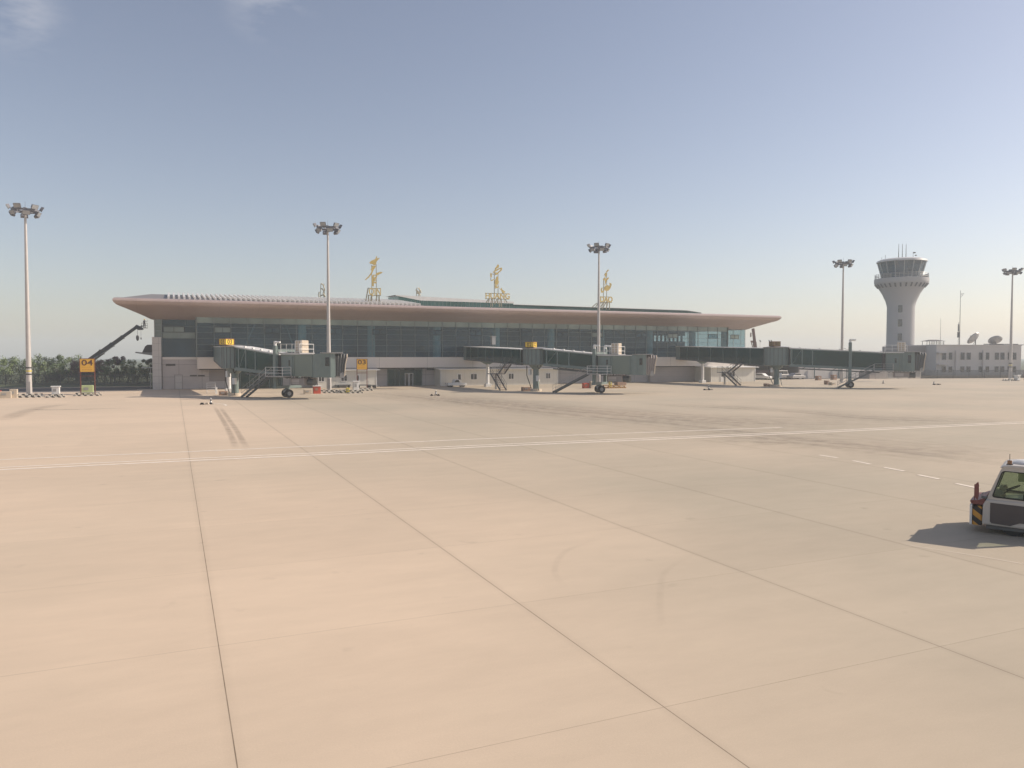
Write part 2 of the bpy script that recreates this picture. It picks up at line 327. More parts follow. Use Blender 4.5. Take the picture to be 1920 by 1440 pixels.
vs_ = n.nodes.new('ShaderNodeVectorMath'); vs_.operation = 'SCALE'; n.links.new(rampn.outputs[0], vs_.inputs[0]); n.links.new(val, vs_.inputs['Scale'])
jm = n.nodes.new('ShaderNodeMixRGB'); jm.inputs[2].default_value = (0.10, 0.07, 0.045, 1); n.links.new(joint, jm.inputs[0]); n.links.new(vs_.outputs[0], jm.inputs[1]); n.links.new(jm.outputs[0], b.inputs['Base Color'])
b.inputs['Roughness'].default_value = 0.85; b.inputs['Specular IOR Level'].default_value = 0.3
bp = n.nodes.new('ShaderNodeBump'); bp.inputs['Strength'].default_value = 0.15; bp.inputs['Distance'].default_value = 0.01; n.links.new(noise(25, 5), bp.inputs['Height']); n.links.new(bp.outputs[0], b.inputs['Normal'])
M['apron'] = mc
ap = MB()
ap.add([(-62, -260, 0), (420, -260, 0), (420, 2, 0), (120, 2, 0), (60, 2, 0), (-62, 2, 0)], [(0, 1, 2, 3, 4, 5)])
ap.add([(-330, -260, 0), (-62, -260, 0), (-62, 0.2, 0), (-330, 0.2, 0)], [(0, 1, 2, 3)])
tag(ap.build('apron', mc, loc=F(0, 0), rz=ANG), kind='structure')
ro = MB(); ro.box(-330, -60.2, 0.3, 13, -0.12, -0.012)
tag(ro.build('road', 'asph', loc=F(0, 0), rz=ANG), kind='structure')
kb = MB(); kb.box(-330, -60.2, 13.0, 13.3, -0.05, 0.13)
tag(kb.build('kerb', 'beige', loc=F(0, 0), rz=ANG), kind='structure')
fc = MB(); fc.box(62, 400, 2.01, 60, -0.1, -0.004)
tag(fc.build('forecourt', 'asph', loc=F(0, 0), rz=ANG), kind='structure')

def attr_mat(name, col, amax, nscale, stretch, floor=0.25):
    m = bpy.data.materials.new(name); m.use_nodes = True; nn = m.node_tree; bb = nn.nodes['Principled BSDF']; bb.inputs['Base Color'].default_value = (*col, 1); bb.inputs['Roughness'].default_value = 0.8
    at = nn.nodes.new('ShaderNodeAttribute'); at.attribute_name = 'wear_shade'; tcc = nn.nodes.new('ShaderNodeTexCoord'); mp_ = nn.nodes.new('ShaderNodeMapping'); mp_.inputs['Scale'].default_value = stretch
    nz_ = nn.nodes.new('ShaderNodeTexNoise'); nz_.inputs['Scale'].default_value = nscale; nz_.inputs['Detail'].default_value = 5
    nn.links.new(tcc.outputs['Object'], mp_.inputs[0]); nn.links.new(mp_.outputs[0], nz_.inputs['Vector'])
    mr = nn.nodes.new('ShaderNodeMapRange'); mr.inputs[1].default_value = 0.3; mr.inputs[2].default_value = 0.65; mr.inputs[3].default_value = floor; mr.inputs[4].default_value = amax; nn.links.new(nz_.outputs['Fac'], mr.inputs[0])
    mu_ = nn.nodes.new('ShaderNodeMath'); mu_.operation = 'MULTIPLY'; mu_.use_clamp = True; nn.links.new(mr.outputs[0], mu_.inputs[0]); nn.links.new(at.outputs['Fac'], mu_.inputs[1]); nn.links.new(mu_.outputs[0], bb.inputs['Alpha'])
    M[name] = m; return m
attr_mat('rubber and shade trace', (0.17, 0.14, 0.115), 0.9, 1.2, (1, 1, 1))
attr_mat('worn white paint', (0.86, 0.77, 0.66), 1.0, 2.5, (1, 1, 1), 0.8)
def strip(name, pts, widths, amp, m, z, kind='structure', ends=True, edge=0.35):
    """soft-edged strip on the ground; pts world xy"""
    vs = []; fs = []; at = []; n_ = len(pts)
    for i, p in enumerate(pts):
        a = pts[max(0, i - 1)]; c = pts[min(n_ - 1, i + 1)]; d = (Vector(c) - Vector(a)).to_2d().normalized(); nr = Vector((-d.y, d.x)); w = widths if isinstance(widths, (int, float)) else widths[i]
        e = 1.0 if not ends else (0.0 if i in (0, n_ - 1) else (1.0 if name != 'tyre_shade_marks' else min(1.0, i / (n_ * .22), (n_ - 1 - i) / (n_ * .3))))
        am = amp if isinstance(amp, (int, float)) else amp[i]
        for k, (o, q) in enumerate(((-1, 0), (-edge, 1), (edge, 1), (1, 0))):
            vs.append((p[0] + nr.x * o * w / 2, p[1] + nr.y * o * w / 2, z)); at.append(q * e * am)
    for i in range(n_ - 1):
        for k in range(3): fs.append((i * 4 + k, i * 4 + k + 1, (i + 1) * 4 + k + 1, (i + 1) * 4 + k))
    me = bpy.data.meshes.new(name); me.from_pydata(vs, [], fs); me.materials.append(M[m])
    A = me.attributes.new('wear_shade', 'FLOAT', 'POINT')
    for i, x in enumerate(at): A.data[i].value = x
    o = bpy.data.objects.new(name, me); COL.objects.link(o); return tag(o, kind=kind)
def crv(pp, n_=24):
    P = [G(x, y).to_2d() for x, y in pp]; out = []
    for i in range(len(P) - 1):
        p0 = P[max(i - 1, 0)]; p1 = P[i]; p2 = P[i + 1]; p3 = P[min(i + 2, len(P) - 1)]
        for k in range(n_): 
            t = k / n_; out.append(0.5 * ((2 * p1) + (-p0 + p2) * t + (2 * p0 - 5 * p1 + 4 * p2 - p3) * t * t + (-p0 + 3 * p1 - 3 * p2 + p3) * t ** 3))
    out.append(P[-1]); return out
tz = 0.003
def tyre_shade(pp, w, amp):
    global tz; strip('tyre_shade_marks', crv(pp), w, amp, 'rubber and shade trace', tz); tz += 0.00015
tyre_shade([(402, 762), (425, 800), (443, 842)], 0.5, 0.34)
tyre_shade([(412, 762), (442, 805), (463, 842)], 0.5, 0.30)
def lane(pp, w, amp, n_=5):
    tyre_shade(pp, w * 1.9, amp * .75)
    rr = random.Random(int(w * 100))
    for i in range(n_):
        o = rr.uniform(-.42, .42) * w; tyre_shade([(x, 669 + (y - 669) * (1 + o * (y - 669) / 7200)) for x, y in pp], rr.uniform(.5, 1.6), amp * rr.uniform(.25, .6))
lane([(690, 736), (760, 742), (900, 759), (1040, 774), (1250, 793), (1480, 818), (1720, 846), (1925, 866)], 9.0, 0.17)
lane([(690, 735), (860, 748), (1060, 766), (1300, 783), (1560, 790), (1925, 786)], 8.0, 0.20)
lane([(1200, 757), (1450, 768), (1640, 783), (1925, 790)], 5.0, 0.16)
lane([(1300, 822), (1500, 828), (1720, 846), (1925, 868)], 5.0, 0.12)
tyre_shade([(60, 768), (104, 768.5), (256, 765)], 0.8, 0.6)
tyre_shade([(0, 790), (60, 768), (130, 757)], 2.0, 0.22)
tyre_shade([(690, 731), (740, 730.5), (775, 731)], 1.2, 0.6); tyre_shade([(1160, 735.5), (1205, 735), (1260, 735)], 1.0, 0.5)  # two short dark streaks across the apron
tyre_shade([(1060, 1100), (1040, 1070), (1060, 1035), (1120, 1010)], 0.22, 0.07)
tyre_shade([(1240, 1180), (1238, 1110), (1250, 1070), (1300, 1040)], 0.20, 0.07)
for pp in ([(380, 744), (500, 746), (580, 746.5), (660, 747)], [(1000, 738), (1080, 738.5), (1165, 738), (1240, 737.5)], [(1460, 727), (1560, 728.5), (1660, 728), (1720, 727.5)]): tyre_shade(pp, 1.4, 0.85)  # shadow of each boarding bridge, painted as a dark ground strip
mz = 0.0105
def paint(pp, w, amp=0.8, nn_=24):
    strip('road_marking', crv(pp, nn_), w, amp, 'worn white paint', mz, edge=0.9)
paint([(-40, 864), (380, 846), (640, 834.5), (1000, 819), (1250, 809.5), (1470, 801.5)], 0.34, 0.8)
low = [(-40, 883), (380, 863), (640, 851), (940, 836.5), (1280, 822), (1600, 808), (1860, 796), (1960, 792)]
paint(low, 0.30, 0.95); paint([(x, y - 4.0 * (y - 669) / 200) for x, y in low], 0.26, 0.9)
for a, c in (((1537, 853.5), (1570, 858.5)), ((1600, 864), (1632, 870.5)), ((1658, 876.5), (1695, 883.5)), ((1722, 890.5), (1761, 898.5)), ((1793, 907), (1836, 916)), ((1872, 925), (1925, 937))):
    paint([a, (a[0] * .95 + c[0] * .05, a[1] * .95 + c[1] * .05), (a[0] * .05 + c[0] * .95, a[1] * .05 + c[1] * .95), c], 0.20, 0.95, 4)
paint([(1690, 1021), (1850, 1046), (1960, 1066)], 0.06, 0.35, 6)
paint([(398, 756), (420, 758), (424, 761)], 0.25, 0.9, 6)

# ---------------------------------------------------------------- terminal
TL, TR = T(286, 0), T(1396, 0)          # ends of the building
TM0, TM1 = T(370, -1.5), T(1363, -1.5)  # ends of the projecting curtain wall
term = thing('terminal_building', 'long low glass terminal with broad beige overhanging roof behind the apron', 'terminal', F(0, 0), ANG)
BK = 32.0; PW = T(303, -.5) - TL
wl = MB(); wl.box(TL + PW + .1, TR - 0.2, 0.0, 0.4, 0, 4.6); wl.hexa([(TL + .3, .41, 0), (TL + .7, .41, 0), (TL + 4.8, BK, 0), (TL + 4.4, BK, 0)], [(TL + .3, .41, 10.8), (TL + .7, .41, 10.8), (TL + 4.8, BK, 10.8), (TL + 4.4, BK, 10.8)]); wl.box(TR - 2.6, TR - 2.1, 0.4, BK, 0, 4.9); wl.box(TL + 4.9, TR - 2.7, BK - .4, BK, 0, 8.2); 
wl.build('wall', 'stone', term)
pl = MB(); pl.box(TL, TL + PW, -0.5, 2.2, 0, 8.0); pl.each('corner_pillar', 'stonel', term)
pl = MB(); pl.box(TR - 1.2, TR + 0.1, -0.4, 1.5, 4.9, 6.6); pl.each('corner_pillar', 'stonel', term)
g_ = MB(); g_.box(TL + .45, TL + PW, -.1, 0.05, 8.02, 10.75); g_.build('corner_glass', 'glassg', term)
gm = MB()
for z in (8.0, 8.9, 9.8): gm.box(TL + .42, TL + PW, -.16, -.11, z, z + .09)
gm.box(TL + .34, TL + .44, -.2, .3, 8.02, 10.8); gm.box(TL + PW + .01, TL + PW + .14, -.2, .3, 5.0, 10.75); gm.build('corner_mullion', 'mull', term)
# projecting band
bd = MB(); bd.box(TM0, TM1 + 0.3, -1.9, 0.0 - .01, 3.15, 4.94); bd.build('floor_band', 'band', term)
rs = MB(); rs.box(TM0 + .3, TM1, -1.5, -0.02, 2.98, 3.14); rs.build('band_shade', 'recess', term)  # dark strip standing in for the shade under the band
bl = MB(); bl.box(TL + PW + .1, TM0 - .01, -.12, -.01, 4.6, 4.95); bl.build('sill_band', 'band', term)
# curtain wall: main
NP = 41; pw = (TM1 - TM0) / NP
rows = [4.96, 5.95, 6.9, 7.85, 8.75, 9.6, 10.2, 11.1]
cw = MB(); cw.box(TM0, TM1, -1.5, -1.42, 4.96, 10.18); cw.build('glass_wall', 'glass', term)
cw = MB(); cw.box(TM0, TM1, -1.5, -1.42, 10.2, 11.12); cw.build('spandrel_glass', 'glassg', term)
mu_ = MB()
for i in range(NP + 1):
    x = TM0 + i * pw; mu_.box(x - .045, x + .045, -1.6, -1.51, 4.96, 11.1)
for z in rows[1:-1]: mu_.box(TM0, TM1, -1.56, -1.512, z - .025, z + .025)
mu_.build('mullion_grid', 'mull', term)
ml = MB(); ml.box(TM1 - .02, TM1 + .12, -1.7, -0.1, 4.96, 11.1); ml.box(TM0 - .14, TM0 - .01, -1.7, -0.1, 4.96, 11.1)
ml.each('end_post', 'mull', term)
# left recessed section glass
lg = MB(); lg.box(TL + PW + .16, TM0 - .15, .05, .12, 4.96, 10.75); lg.build('glass_wall', 'glass', term)
lgg = MB(); lgg.box(TL + PW + .2, TM0 - .2, -.0, .045, 7.9, 8.7); lgg.build('spandrel_glass', 'glassg', term)
lm = MB()
for z in (4.95, 7.85, 8.75, 9.7): lm.box(TL + PW + .15, TM0 - .15, -.05, -.0, z - .03, z + .03)
for f in (0.5,): 
    x = TL + PW + .15 + (TM0 - TL - PW - .3) * f; lm.box(x - .04, x + .04, -.08, -.051, 7.85, 9.7)
lm.each('transom', 'mull', term)
# right recessed section
rg = MB(); rg.box(TM1 + .13, TR, .05, .12, 4.96, 10.75); rg.build('glass_wall', 'glass', term)
rm = MB()
for z in (5.0, 5.95, 6.9, 7.85, 8.75, 9.6): rm.box(TM1 + .13, TR, -.05, 0.0, z - .03, z + .03)
for f in (0.0, .45, .8, 1.0):
    x = TM1 + .2 + (TR - TM1 - .2) * f; rm.box(x - .05, x + .05, -.08, -.051, 5, 10.75)
rm.build('mullion_grid', 'mull', term)
# opening windows, pairs in row 8.75 - 9.6
def opwin(x0, x1, z0, z1, y, m='glass'):
    f = MB(); w = .09
    f.box(x0, x1, y - .12, y - .06, z0, z0 + w); f.box(x0, x1, y - .12, y - .06, z1 - w, z1)
    for x in (x0, (x0 + x1) / 2 - w / 2, x1 - w): f.box(x, x + w, y - .12, y - .061, z0 + w, z1 - w)
    o = f.build('opening_window', 'dframe', term)
    p = MB(); p.box(x0 + w, x1 - w, y - .09, y - .065, z0 + w, z1 - w); p.build('pane', m, o)
for px in (423, 526, 630, 720, 808, 895, 975, 1051, 1128, 1199, 1263, 1330):
    k = round((T(px, -1.5) - TM0) / pw - .5); x = TM0 + k * pw; opwin(x + .03, x + pw - .03, 8.72, 9.62, -1.5, 'glassg' if px in (423, 1128, 1263) else 'glass')
opwin(TL + PW + .3, TL + PW + 3.3, 8.75, 9.66, 0.0, 'glassg'); opwin(TM1 + 2.0, TM1 + 4.2, 8.75, 9.6, 0, 'glassg')
# interior
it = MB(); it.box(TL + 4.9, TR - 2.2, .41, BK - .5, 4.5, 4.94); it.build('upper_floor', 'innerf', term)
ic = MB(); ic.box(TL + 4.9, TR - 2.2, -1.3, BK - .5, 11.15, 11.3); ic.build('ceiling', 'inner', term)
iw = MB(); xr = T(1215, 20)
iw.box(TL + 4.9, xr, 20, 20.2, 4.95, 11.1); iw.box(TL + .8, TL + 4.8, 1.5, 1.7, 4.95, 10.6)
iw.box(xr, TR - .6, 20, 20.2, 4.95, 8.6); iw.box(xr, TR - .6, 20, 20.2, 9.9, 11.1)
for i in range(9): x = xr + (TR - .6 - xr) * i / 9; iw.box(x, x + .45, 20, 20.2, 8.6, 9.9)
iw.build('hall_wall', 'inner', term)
for px in (565, 693, 815, 925, 1027, 1120, 1210, 1290, 1350):
    x = T(px, 0.6); c = MB(); c.lathe([(.66, 4.95), (.66, 11.14)], 20, (x, -.7)); c.build('column', 'incol', term, True)
dg_ = MB()
for x0, x1 in ((480, 460), (535, 551)):
    dg_.beam((T(x0, -.6), -.6, 10.4), (T(x1, -.6), -.6, 6.6), .22)
dg_.each('brace', 'mulll', term)
# ground floor wall features
def door(x0, x1, z1, y, dbl=False, m='white', pane='glassk', par=term, nm='door'):
    f = MB(); w = .09
    f.box(x0 - w, x0, y - .08, y - .002, 0, z1 + w); f.box(x1, x1 + w, y - .08, y - .002, 0, z1 + w); f.box(x0, x1, y - .08, y - .002, z1, z1 + w)
    if dbl: f.box((x0 + x1) / 2 - w, (x0 + x1) / 2 + w, y - .08, y - .002, 0.02, z1)
    o = f.build(nm, m, par)
    p = MB(); p.box(x0, x1, y - .05, y - .003, 0.02, z1); p.build('door_leaf', pane, o)
    h = MB(); h.box(x1 - .18, x1 - .14, y - .12, y - .051, .95, 1.15); h.build('handle', 'galv', o); return o
door(T(328, 0), T(341, 0), 2.15, 0.0, m='bwall', pane='stonel')
vt = MB()
for px0, px1, py0, py1 in ((311, 329, 682, 686), (356, 369, 703, 705.5), (371, 384, 703, 705.5)):
    Y = F(T((px0 + px1) / 2, 0), 0).y; v = MB(); z0, z1 = HZ(py1, Y), HZ(py0, Y)
    for i in range(3): v.box(T(px0, 0), T(px1, 0), -.06, -.003, z0 + (z1 - z0) * i / 3, z0 + (z1 - z0) * (i + .75) / 3)
    v.build('wall_vent', 'recess', term)
# glazed entrance
ex0, ex1 = T(727, 0), T(790, 0)
e = MB(); e.box(ex0, ex1, -.06, -.003, 0.02, 2.75); eg = e.build('entrance_glazing', 'glasst', term)
f = MB(); f.box(ex0 - .1, ex1 + .1, -.16, -.062, 2.76, 2.9); f.box(ex0 - .1, ex0, -.16, -.004, 0, 2.75); f.box(ex1, ex1 + .1, -.16, -.004, 0, 2.75)
for q in (.2, .33, .8): f.box(ex0 + (ex1 - ex0) * q, ex0 + (ex1 - ex0) * q + .06, -.1, -.062, 0.02, 2.75)
f.build('glazing_frame', 'mull', eg)
door(T(759.5, 0), T(773, 0), 2.1, -.11, True, par=term)
s_ = MB(); s_.box(T(757.5, 0), T(776, 0), -.35, -.165, 2.75, 3.0); s_.build('entrance_sign_box', 'recess', term)
s_ = MB(); s_.box(T(800, 0), T(823, 0), -.04, -.003, 1.75 + .9, 2.96); s_.build('wall_panel', 'bdark', term)
s_ = MB(); s_.box(T(820, 0), T(826, 0), -.05, -.003, 0.02, 2.45); s_.build('side_door', 'recess', term)
# glazed ground floor behind the first bridge
e = MB(); e.box(T(448, 0), T(530, 0), -.05, -.003, 0.02, 2.9); eg = e.build('ground_glazing', 'glasst', term)
f = MB()
for px in (450, 468, 485, 505, 528): f.box(T(px, 0) - .06, T(px, 0) + .06, -.12, -.052, 0.02, 2.9)
f.box(T(448, 0), T(530, 0), -.12, -.053, 2.9, 3.0); f.build('glazing_frame', 'bgrey', eg)
# brown shutter wall left of the bridge and wide shutter wall at right
s_ = MB(); s_.box(T(392, 0), T(424, 0), -.05, -.003, 1.2, 3.9)
for i in range(3): s_.box(T(392, 0), T(424, 0), -.09, -.051, 1.25 + i * .85, 1.3 + i * .85)
s_.build('brown_cladding', 'bwall', term)
s_ = MB(); x0, x1 = T(1218, -.6), T(1338, -.6); s_.box(x0, x1, -.9, -.05, 0, 3.12); s_.build('projecting_wall', panel('brown grey bay cladding', (0.42, 0.37, 0.34), 0, 1.02, 0.8, 0.55, 0.05, 0.02), term)

# roof: profile swept round the perimeter with mitred corners
prof = [(0.2, 10.70), (1.6, 11.12), (3.4, 11.58), (5.0, 11.98), (6.2, 12.25), (6.8, 12.42), (7.25, 12.68), (7.48, 12.95), (7.45, 13.18), (7.15, 13.36), (6.6, 13.43), (6.0, 13.45)]
EL = (TL - T(213, -7.3)) / 7.5; ER = (T(1463, -7.3) - TR) / 7.5
def rloop(o, z): return [(TL - o * EL, -o, z), (TR + o * ER, -o, z), (TR + o * ER - 1.5, BK + o * .6, z), (TL - o * EL + 4.2, BK + o * .6, z)]
rf = MB(); vs = []; fs = []
for o, z in prof: vs += rloop(o, z)
for i in range(len(prof) - 1):
    for k in range(4): fs.append((i * 4 + k, i * 4 + (k + 1) % 4, (i + 1) * 4 + (k + 1) % 4, (i + 1) * 4 + k))
fs.append((3, 2, 1, 0)); rf.add(vs, fs); rf.build('roof_fascia', 'fascia', term, True)
Lt = rloop(5.98, 13.44); x0, x1 = Lt[0][0] + 2.6, Lt[1][0] - 1.0; RZ, RY = 15.25, 10.0; RZ2 = 14.45; km = T(750, 10)
rt = MB()
rt.add([Lt[0], (km, Lt[0][1], 13.44), (km, RY, RZ), (x0 + 1.0, RY, RZ), Lt[3], (km, Lt[3][1], 13.44), (km, BK - 10, RZ), (x0 + 1.0, BK - 10, RZ)],
       [(0, 1, 2, 3), (3, 2, 6, 7), (7, 6, 5, 4), (0, 3, 7, 4), (1, 5, 6, 2)]); roof = rt.build('roof', 'roofdark', term)
rt = MB()
rt.add([(km + .01, Lt[0][1], 13.44), Lt[1], (x1 - 3, RY, RZ2), (km + .01, RY, RZ2), (km + .01, Lt[3][1], 13.44), Lt[2], (x1 - 3, BK - 10, RZ2), (km + .01, BK - 10, RZ2)],
       [(0, 1, 2, 3), (3, 2, 6, 7), (7, 6, 5, 4), (0, 3, 7, 4), (1, 5, 6, 2)]); rt.build('roof', 'roofmetal', term)
rb = MB(); x = x0 + 3.5
while x < km - .4:
    rb.hexa([(x, -5.7, 13.45), (x + .26, -5.7, 13.45), (x + .26, RY, RZ), (x, RY, RZ)], [(x, -5.7, 13.85), (x + .26, -5.7, 13.85), (x + .26, RY, RZ + .36), (x, RY, RZ + .36)]); x += 0.72
rb.build('roof_rib', 'roofmetal', roof)
# skylights
k0, k1, k2 = T(750, 10), T(957, 10), T(1303, 10)
sk = MB(); sk.add([(k0 - 1.2, 8.2, 16.3), (k0 + 3.5, 8.2, 16.15), (k1, 8.2, 15.75), (k1, 16, 15.95), (k0 - 1.2, 16, 16.5), (k0 - 1.2, 8.2, 16.15), (k0 + 3.5, 8.2, 15.4), (k1, 8.2, 15.38)], [(0, 1, 2, 3, 4), (5, 6, 1, 0), (6, 7, 2, 1)]); so = sk.build('skylight', 'roofmetal', term)
sg = MB(); sg.add([(k0 - .6, 8.6, 14.2), (k1, 8.6, 14.2), (k1, 8.6, 15.5), (k0 + 3.5, 8.6, 15.6), (k0 - .6, 8.6, 16.15), (k0 - .6, 16, 14.2), (k0 - .6, 16, 16.4)], [(0, 1, 2, 3, 4), (0, 4, 6, 5)]); sg.build('skylight_glass', 'glasst', so)
sm = MB()
for i in range(30): x = k0 - .5 + (k1 - k0) * i / 29.5; sm.box(x, x + .07, 8.5, 8.58, 14.2, 15.4)
sm.each('skylight_mullion', 'mull', so)
sk = MB(); sk.add([(k1 + .1, 9, 15.3), (k2 - 3, 9, 15.15), (k2 + 1, 9, 14.75), (k2 + 1, 18, 14.95), (k1 + .1, 18, 15.5)], [(0, 1, 2, 3, 4)]); sk.add([(k1 + .1, 9, 15.22), (k2 - 3, 9, 15.07), (k2 + 1, 9, 14.68), (k2 + 1, 9, 14.75), (k2 - 3, 9, 15.15), (k1 + .1, 9, 15.3)], [(0, 1, 4, 5), (1, 2, 3, 4)])
so2 = sk.build('skylight', 'roofmetal', term)
sg = MB(); sg.add([(k1 + .1, 9.2, 14.2), (k2 + 1, 9.2, 14.2), (k2 + 1, 9.2, 14.67), (k2 - 3, 9.2, 15.06), (k1 + .1, 9.2, 15.21)], [(0, 1, 2, 3, 4)]); sg.build('skylight_glass', 'glasst', so2)

# annex rooms built in front of the ground floor
def annex(px0, px1, dp, label, wins, doors, nz=2.95, back=0.0, m='cream'):
    x0, x1 = T(px0, -dp), T(px1, -dp); c = (x0 + x1) / 2; w = (x1 - x0) / 2
    o = thing('annex_room', label, 'annex room', F(c, -dp), ANG, 'annex rooms in front of the terminal')
    a = MB(); a.box(-w, w, 0, dp - back - .12, 0, nz - .12); a.build('wall', m, o)
    r_ = MB(); r_.add([(-w - .5, -.55, nz - .16), (w + .5, -.55, nz - .16), (w + .5, dp - back - .1, nz + .12), (-w - .5, dp - back - .1, nz + .12), (-w - .5, -.55, nz - .04), (w + .5, -.55, nz - .04), (w + .5, dp - back - .1, nz + .22), (-w - .5, dp - back - .1, nz + .22)], [(3, 2, 1, 0), (4, 5, 6, 7), (0, 1, 5, 4), (1, 2, 6, 5), (2, 3, 7, 6), (3, 0, 4, 7)]); r_.build('roof', 'white', o)
    e_ = MB(); e_.box(-w - .02, -w + .1, -.05, -.002, 0, nz - .17); e_.box(w - .1, w + .02, -.05, -.002, 0, nz - .17); e_.build('corner_trim', 'white', o)
    for a0, a1 in wins:
        u0, u1 = T(a0, -dp) - c, T(a1, -dp) - c; f = MB(); q = .08
        f.box(u0, u1, -.07, -.004, 1.0, 1.0 + q); f.box(u0, u1, -.07, -.004, 2.0, 2.0 + q)
        for u in (u0, (u0 + u1) / 2 - q / 2, u1 - q): f.box(u, u + q, -.07, -.004, 1.0 + q, 2.0)
        wo_ = f.build('window', 'white', o); p = MB(); p.box(u0 + q, u1 - q, -.035, -.003, 1.0 + q, 2.0); p.build('pane', 'glassk', wo_)
    for a0, a1 in doors:
        u0, u1 = T(a0, -dp) - c, T(a1, -dp) - c; d = MB(); d.box(u0, u1, -.07, -.004, 0.02, 2.1); do = d.build('door', 'white', o)
        p = MB(); p.box(u0 + .18, u1 - .18, -.085, -.071, 1.05, 1.95); p.build('pane', 'glassk', do)
        h = MB(); h.box(u1 - .12, u1 - .07, -.12, -.071, .95, 1.1); h.build('handle', 'galv', do)
    return o
annex(596, 706, 4.0, 'pale panelled annex room behind the 03 stand sign and first boarding bridge', ((597, 608), (639, 651)), ((667, 674.5),))
annex(826, 1046, 3.6, 'longest pale annex room, with three windows, behind the second glass walkway', ((882, 894.5), (953, 963.5), (1023, 1032)), ((857, 865.5),))
annex(1333, 1416, 6.0, 'small cream annex room behind the stairs of the farthest walkway', ((1367, 1378),), ((1351, 1358),), 3.0)

# ---------------------------------------------------------------- rooftop signs
def poly_sign(label, px, ly, x0, y0, sc, strokes, posts, word, wspan, wz, frame, cat='rooftop sign'):
    """strokes are polygons in metres (x right, z up) relative to the sign's own foot"""
    t = T(px, ly); Y = F(t, ly).y; o = thing('rooftop_sign', label, cat, F(t, ly, 0), 0.28, 'gold signs standing on the terminal roof')
    f = Y / FPX / sc
    cv = lambda X, Yp: ((x0 + X / sc - px) * Y / FPX, CAMH + (669 - (y0 + Yp / sc)) * Y / FPX)
    for i, s in enumerate(strokes):
        m_ = MB(); m_.prism([cv(*p) for p in s], -.12 - .012 * i, .12 + .012 * i); m_.build('character_stroke', 'gold', o)
    p = MB()
    for (a, b_) in posts: 
        A, B = cv(*a), cv(*b_); p.beam((A[0], .25, A[1]), (B[0], .25, B[1]), .10)
    for a, b_ in frame:
        A, B = cv(*a), cv(*b_); p.beam((A[0], -.3 if a[1] < b_[1] else .3, A[1]), (B[0], -.3, B[1]), .14)
        p.beam((A[0], .4, A[1]), (B[0] + .15, 1.7, B[1] + .15), .12)
    p.build('support_frame', 'goldd', o)
    a = cv(*wspan[0]); c = cv(*wspan[1]); h = a[1] - c[1]; cx = (a[0] + c[0]) / 2
    if word:
        q = text('pinyin_letters', word, h / 0.70, 'gold', o, (cx, -.18, c[1]), ext=.13)
        wd = q.dimensions.x; q.scale = ((c[0] - a[0]) / wd, 1, 1)
        bb = MB(); bb.box(a[0], c[0], -.02, .1, c[1] - .12, c[1] - .02); bb.box(a[0], c[0], .06, .16, a[1] - .1, a[1]); bb.each('letter_rail', 'goldd', o)
    return o
qin = [[(345, 265), (400, 215), (500, 170), (530, 95), (555, 100), (545, 150), (620, 135), (605, 160), (540, 230), (520, 315), (470, 335), (410, 300), (370, 300)],
       [(420, 350), (520, 340), (500, 400), (450, 470), (430, 530), (340, 660), (245, 745), (230, 720), (320, 630), (395, 520), (400, 470), (375, 450), (400, 410)],
       [(520, 545), (640, 505), (700, 522), (640, 560), (570, 602), (430, 620), (425, 592), (520, 585)],
       [(405, 620), (460, 620), (458, 905), (408, 885)], [(462, 700), (475, 650), (548, 620), (545, 660), (500, 710), (520, 740), (465, 770)], [(465, 780), (530, 775), (528, 820), (465, 815)]]
poly_sign('gold QIN sign with a filled leaping stroke on top, leftmost of the roof signs', 702, -2.5, 670, 475, 14.4, qin, [((410, 330), (410, 1290)), ((530, 300), (530, 1290))], 'QIN', ((325, 945), (645, 1130)), None,
          [((310, 945), (240, 1300)), ((318, 1130), (318, 1320)), ((395, 1130), (375, 1300)), ((545, 1130), (515, 1300)), ((595, 1130), (600, 1330))])
huang = [[(540, 100), (575, 140), (560, 205), (500, 235), (450, 300), (445, 235), (500, 160)],
         [(385, 345), (440, 285), (560, 225), (640, 195), (672, 225), (650, 290), (560, 360), (545, 330), (620, 265), (630, 235), (560, 265), (470, 320), (400, 360)],
         [(305, 370), (345, 385), (348, 480), (325, 515), (308, 470)], [(330, 580), (440, 535), (440, 560), (350, 605), (330, 605)],
         [(448, 350), (562, 350), (545, 400), (462, 430)], [(450, 600), (500, 470), (540, 460), (545, 600), (570, 620), (540, 700), (480, 720), (450, 690)],
         [(450, 730), (500, 700), (500, 780), (560, 760), (575, 785), (460, 830)], [(590, 820), (640, 850), (650, 800), (662, 850), (770, 925), (740, 945), (690, 970), (650, 880)]]
poly_sign('gold HUANG sign with outlined brush strokes, middle of the roof signs', 932, -2.5, 900, 490, 16.0, huang, [((440, 340), (440, 1290)), ((555, 360), (555, 1290)), ((325, 385), (440, 400)), ((330, 515), (335, 590))], 'HUANG', ((150, 965), (895, 1125)), None,
          [((270, 1125), (220, 1260)), ((360, 1125), (360, 1370)), ((540, 1125), (500, 1270)), ((635, 1125), (635, 1370)), ((750, 1150), (810, 1240))])
dao = [[(575, 165), (630, 98), (655, 120), (590, 185)], [(510, 265), (555, 190), (590, 220), (575, 290), (530, 345), (545, 285)],
       [(480, 400), (500, 350), (550, 345), (560, 400), (640, 330), (655, 360), (600, 420), (580, 390), (570, 470), (530, 580), (540, 440), (520, 410), (490, 420)],
       [(680, 495), (735, 510), (740, 560), (710, 650), (650, 720), (590, 740), (520, 710), (520, 610), (600, 650), (650, 640), (700, 560)], [(540, 600), (600, 560), (660, 580), (640, 640), (560, 680)],
       [(410, 700), (430, 645), (455, 640), (430, 720), (450, 760), (500, 710), (500, 760), (440, 800), (415, 770)]]
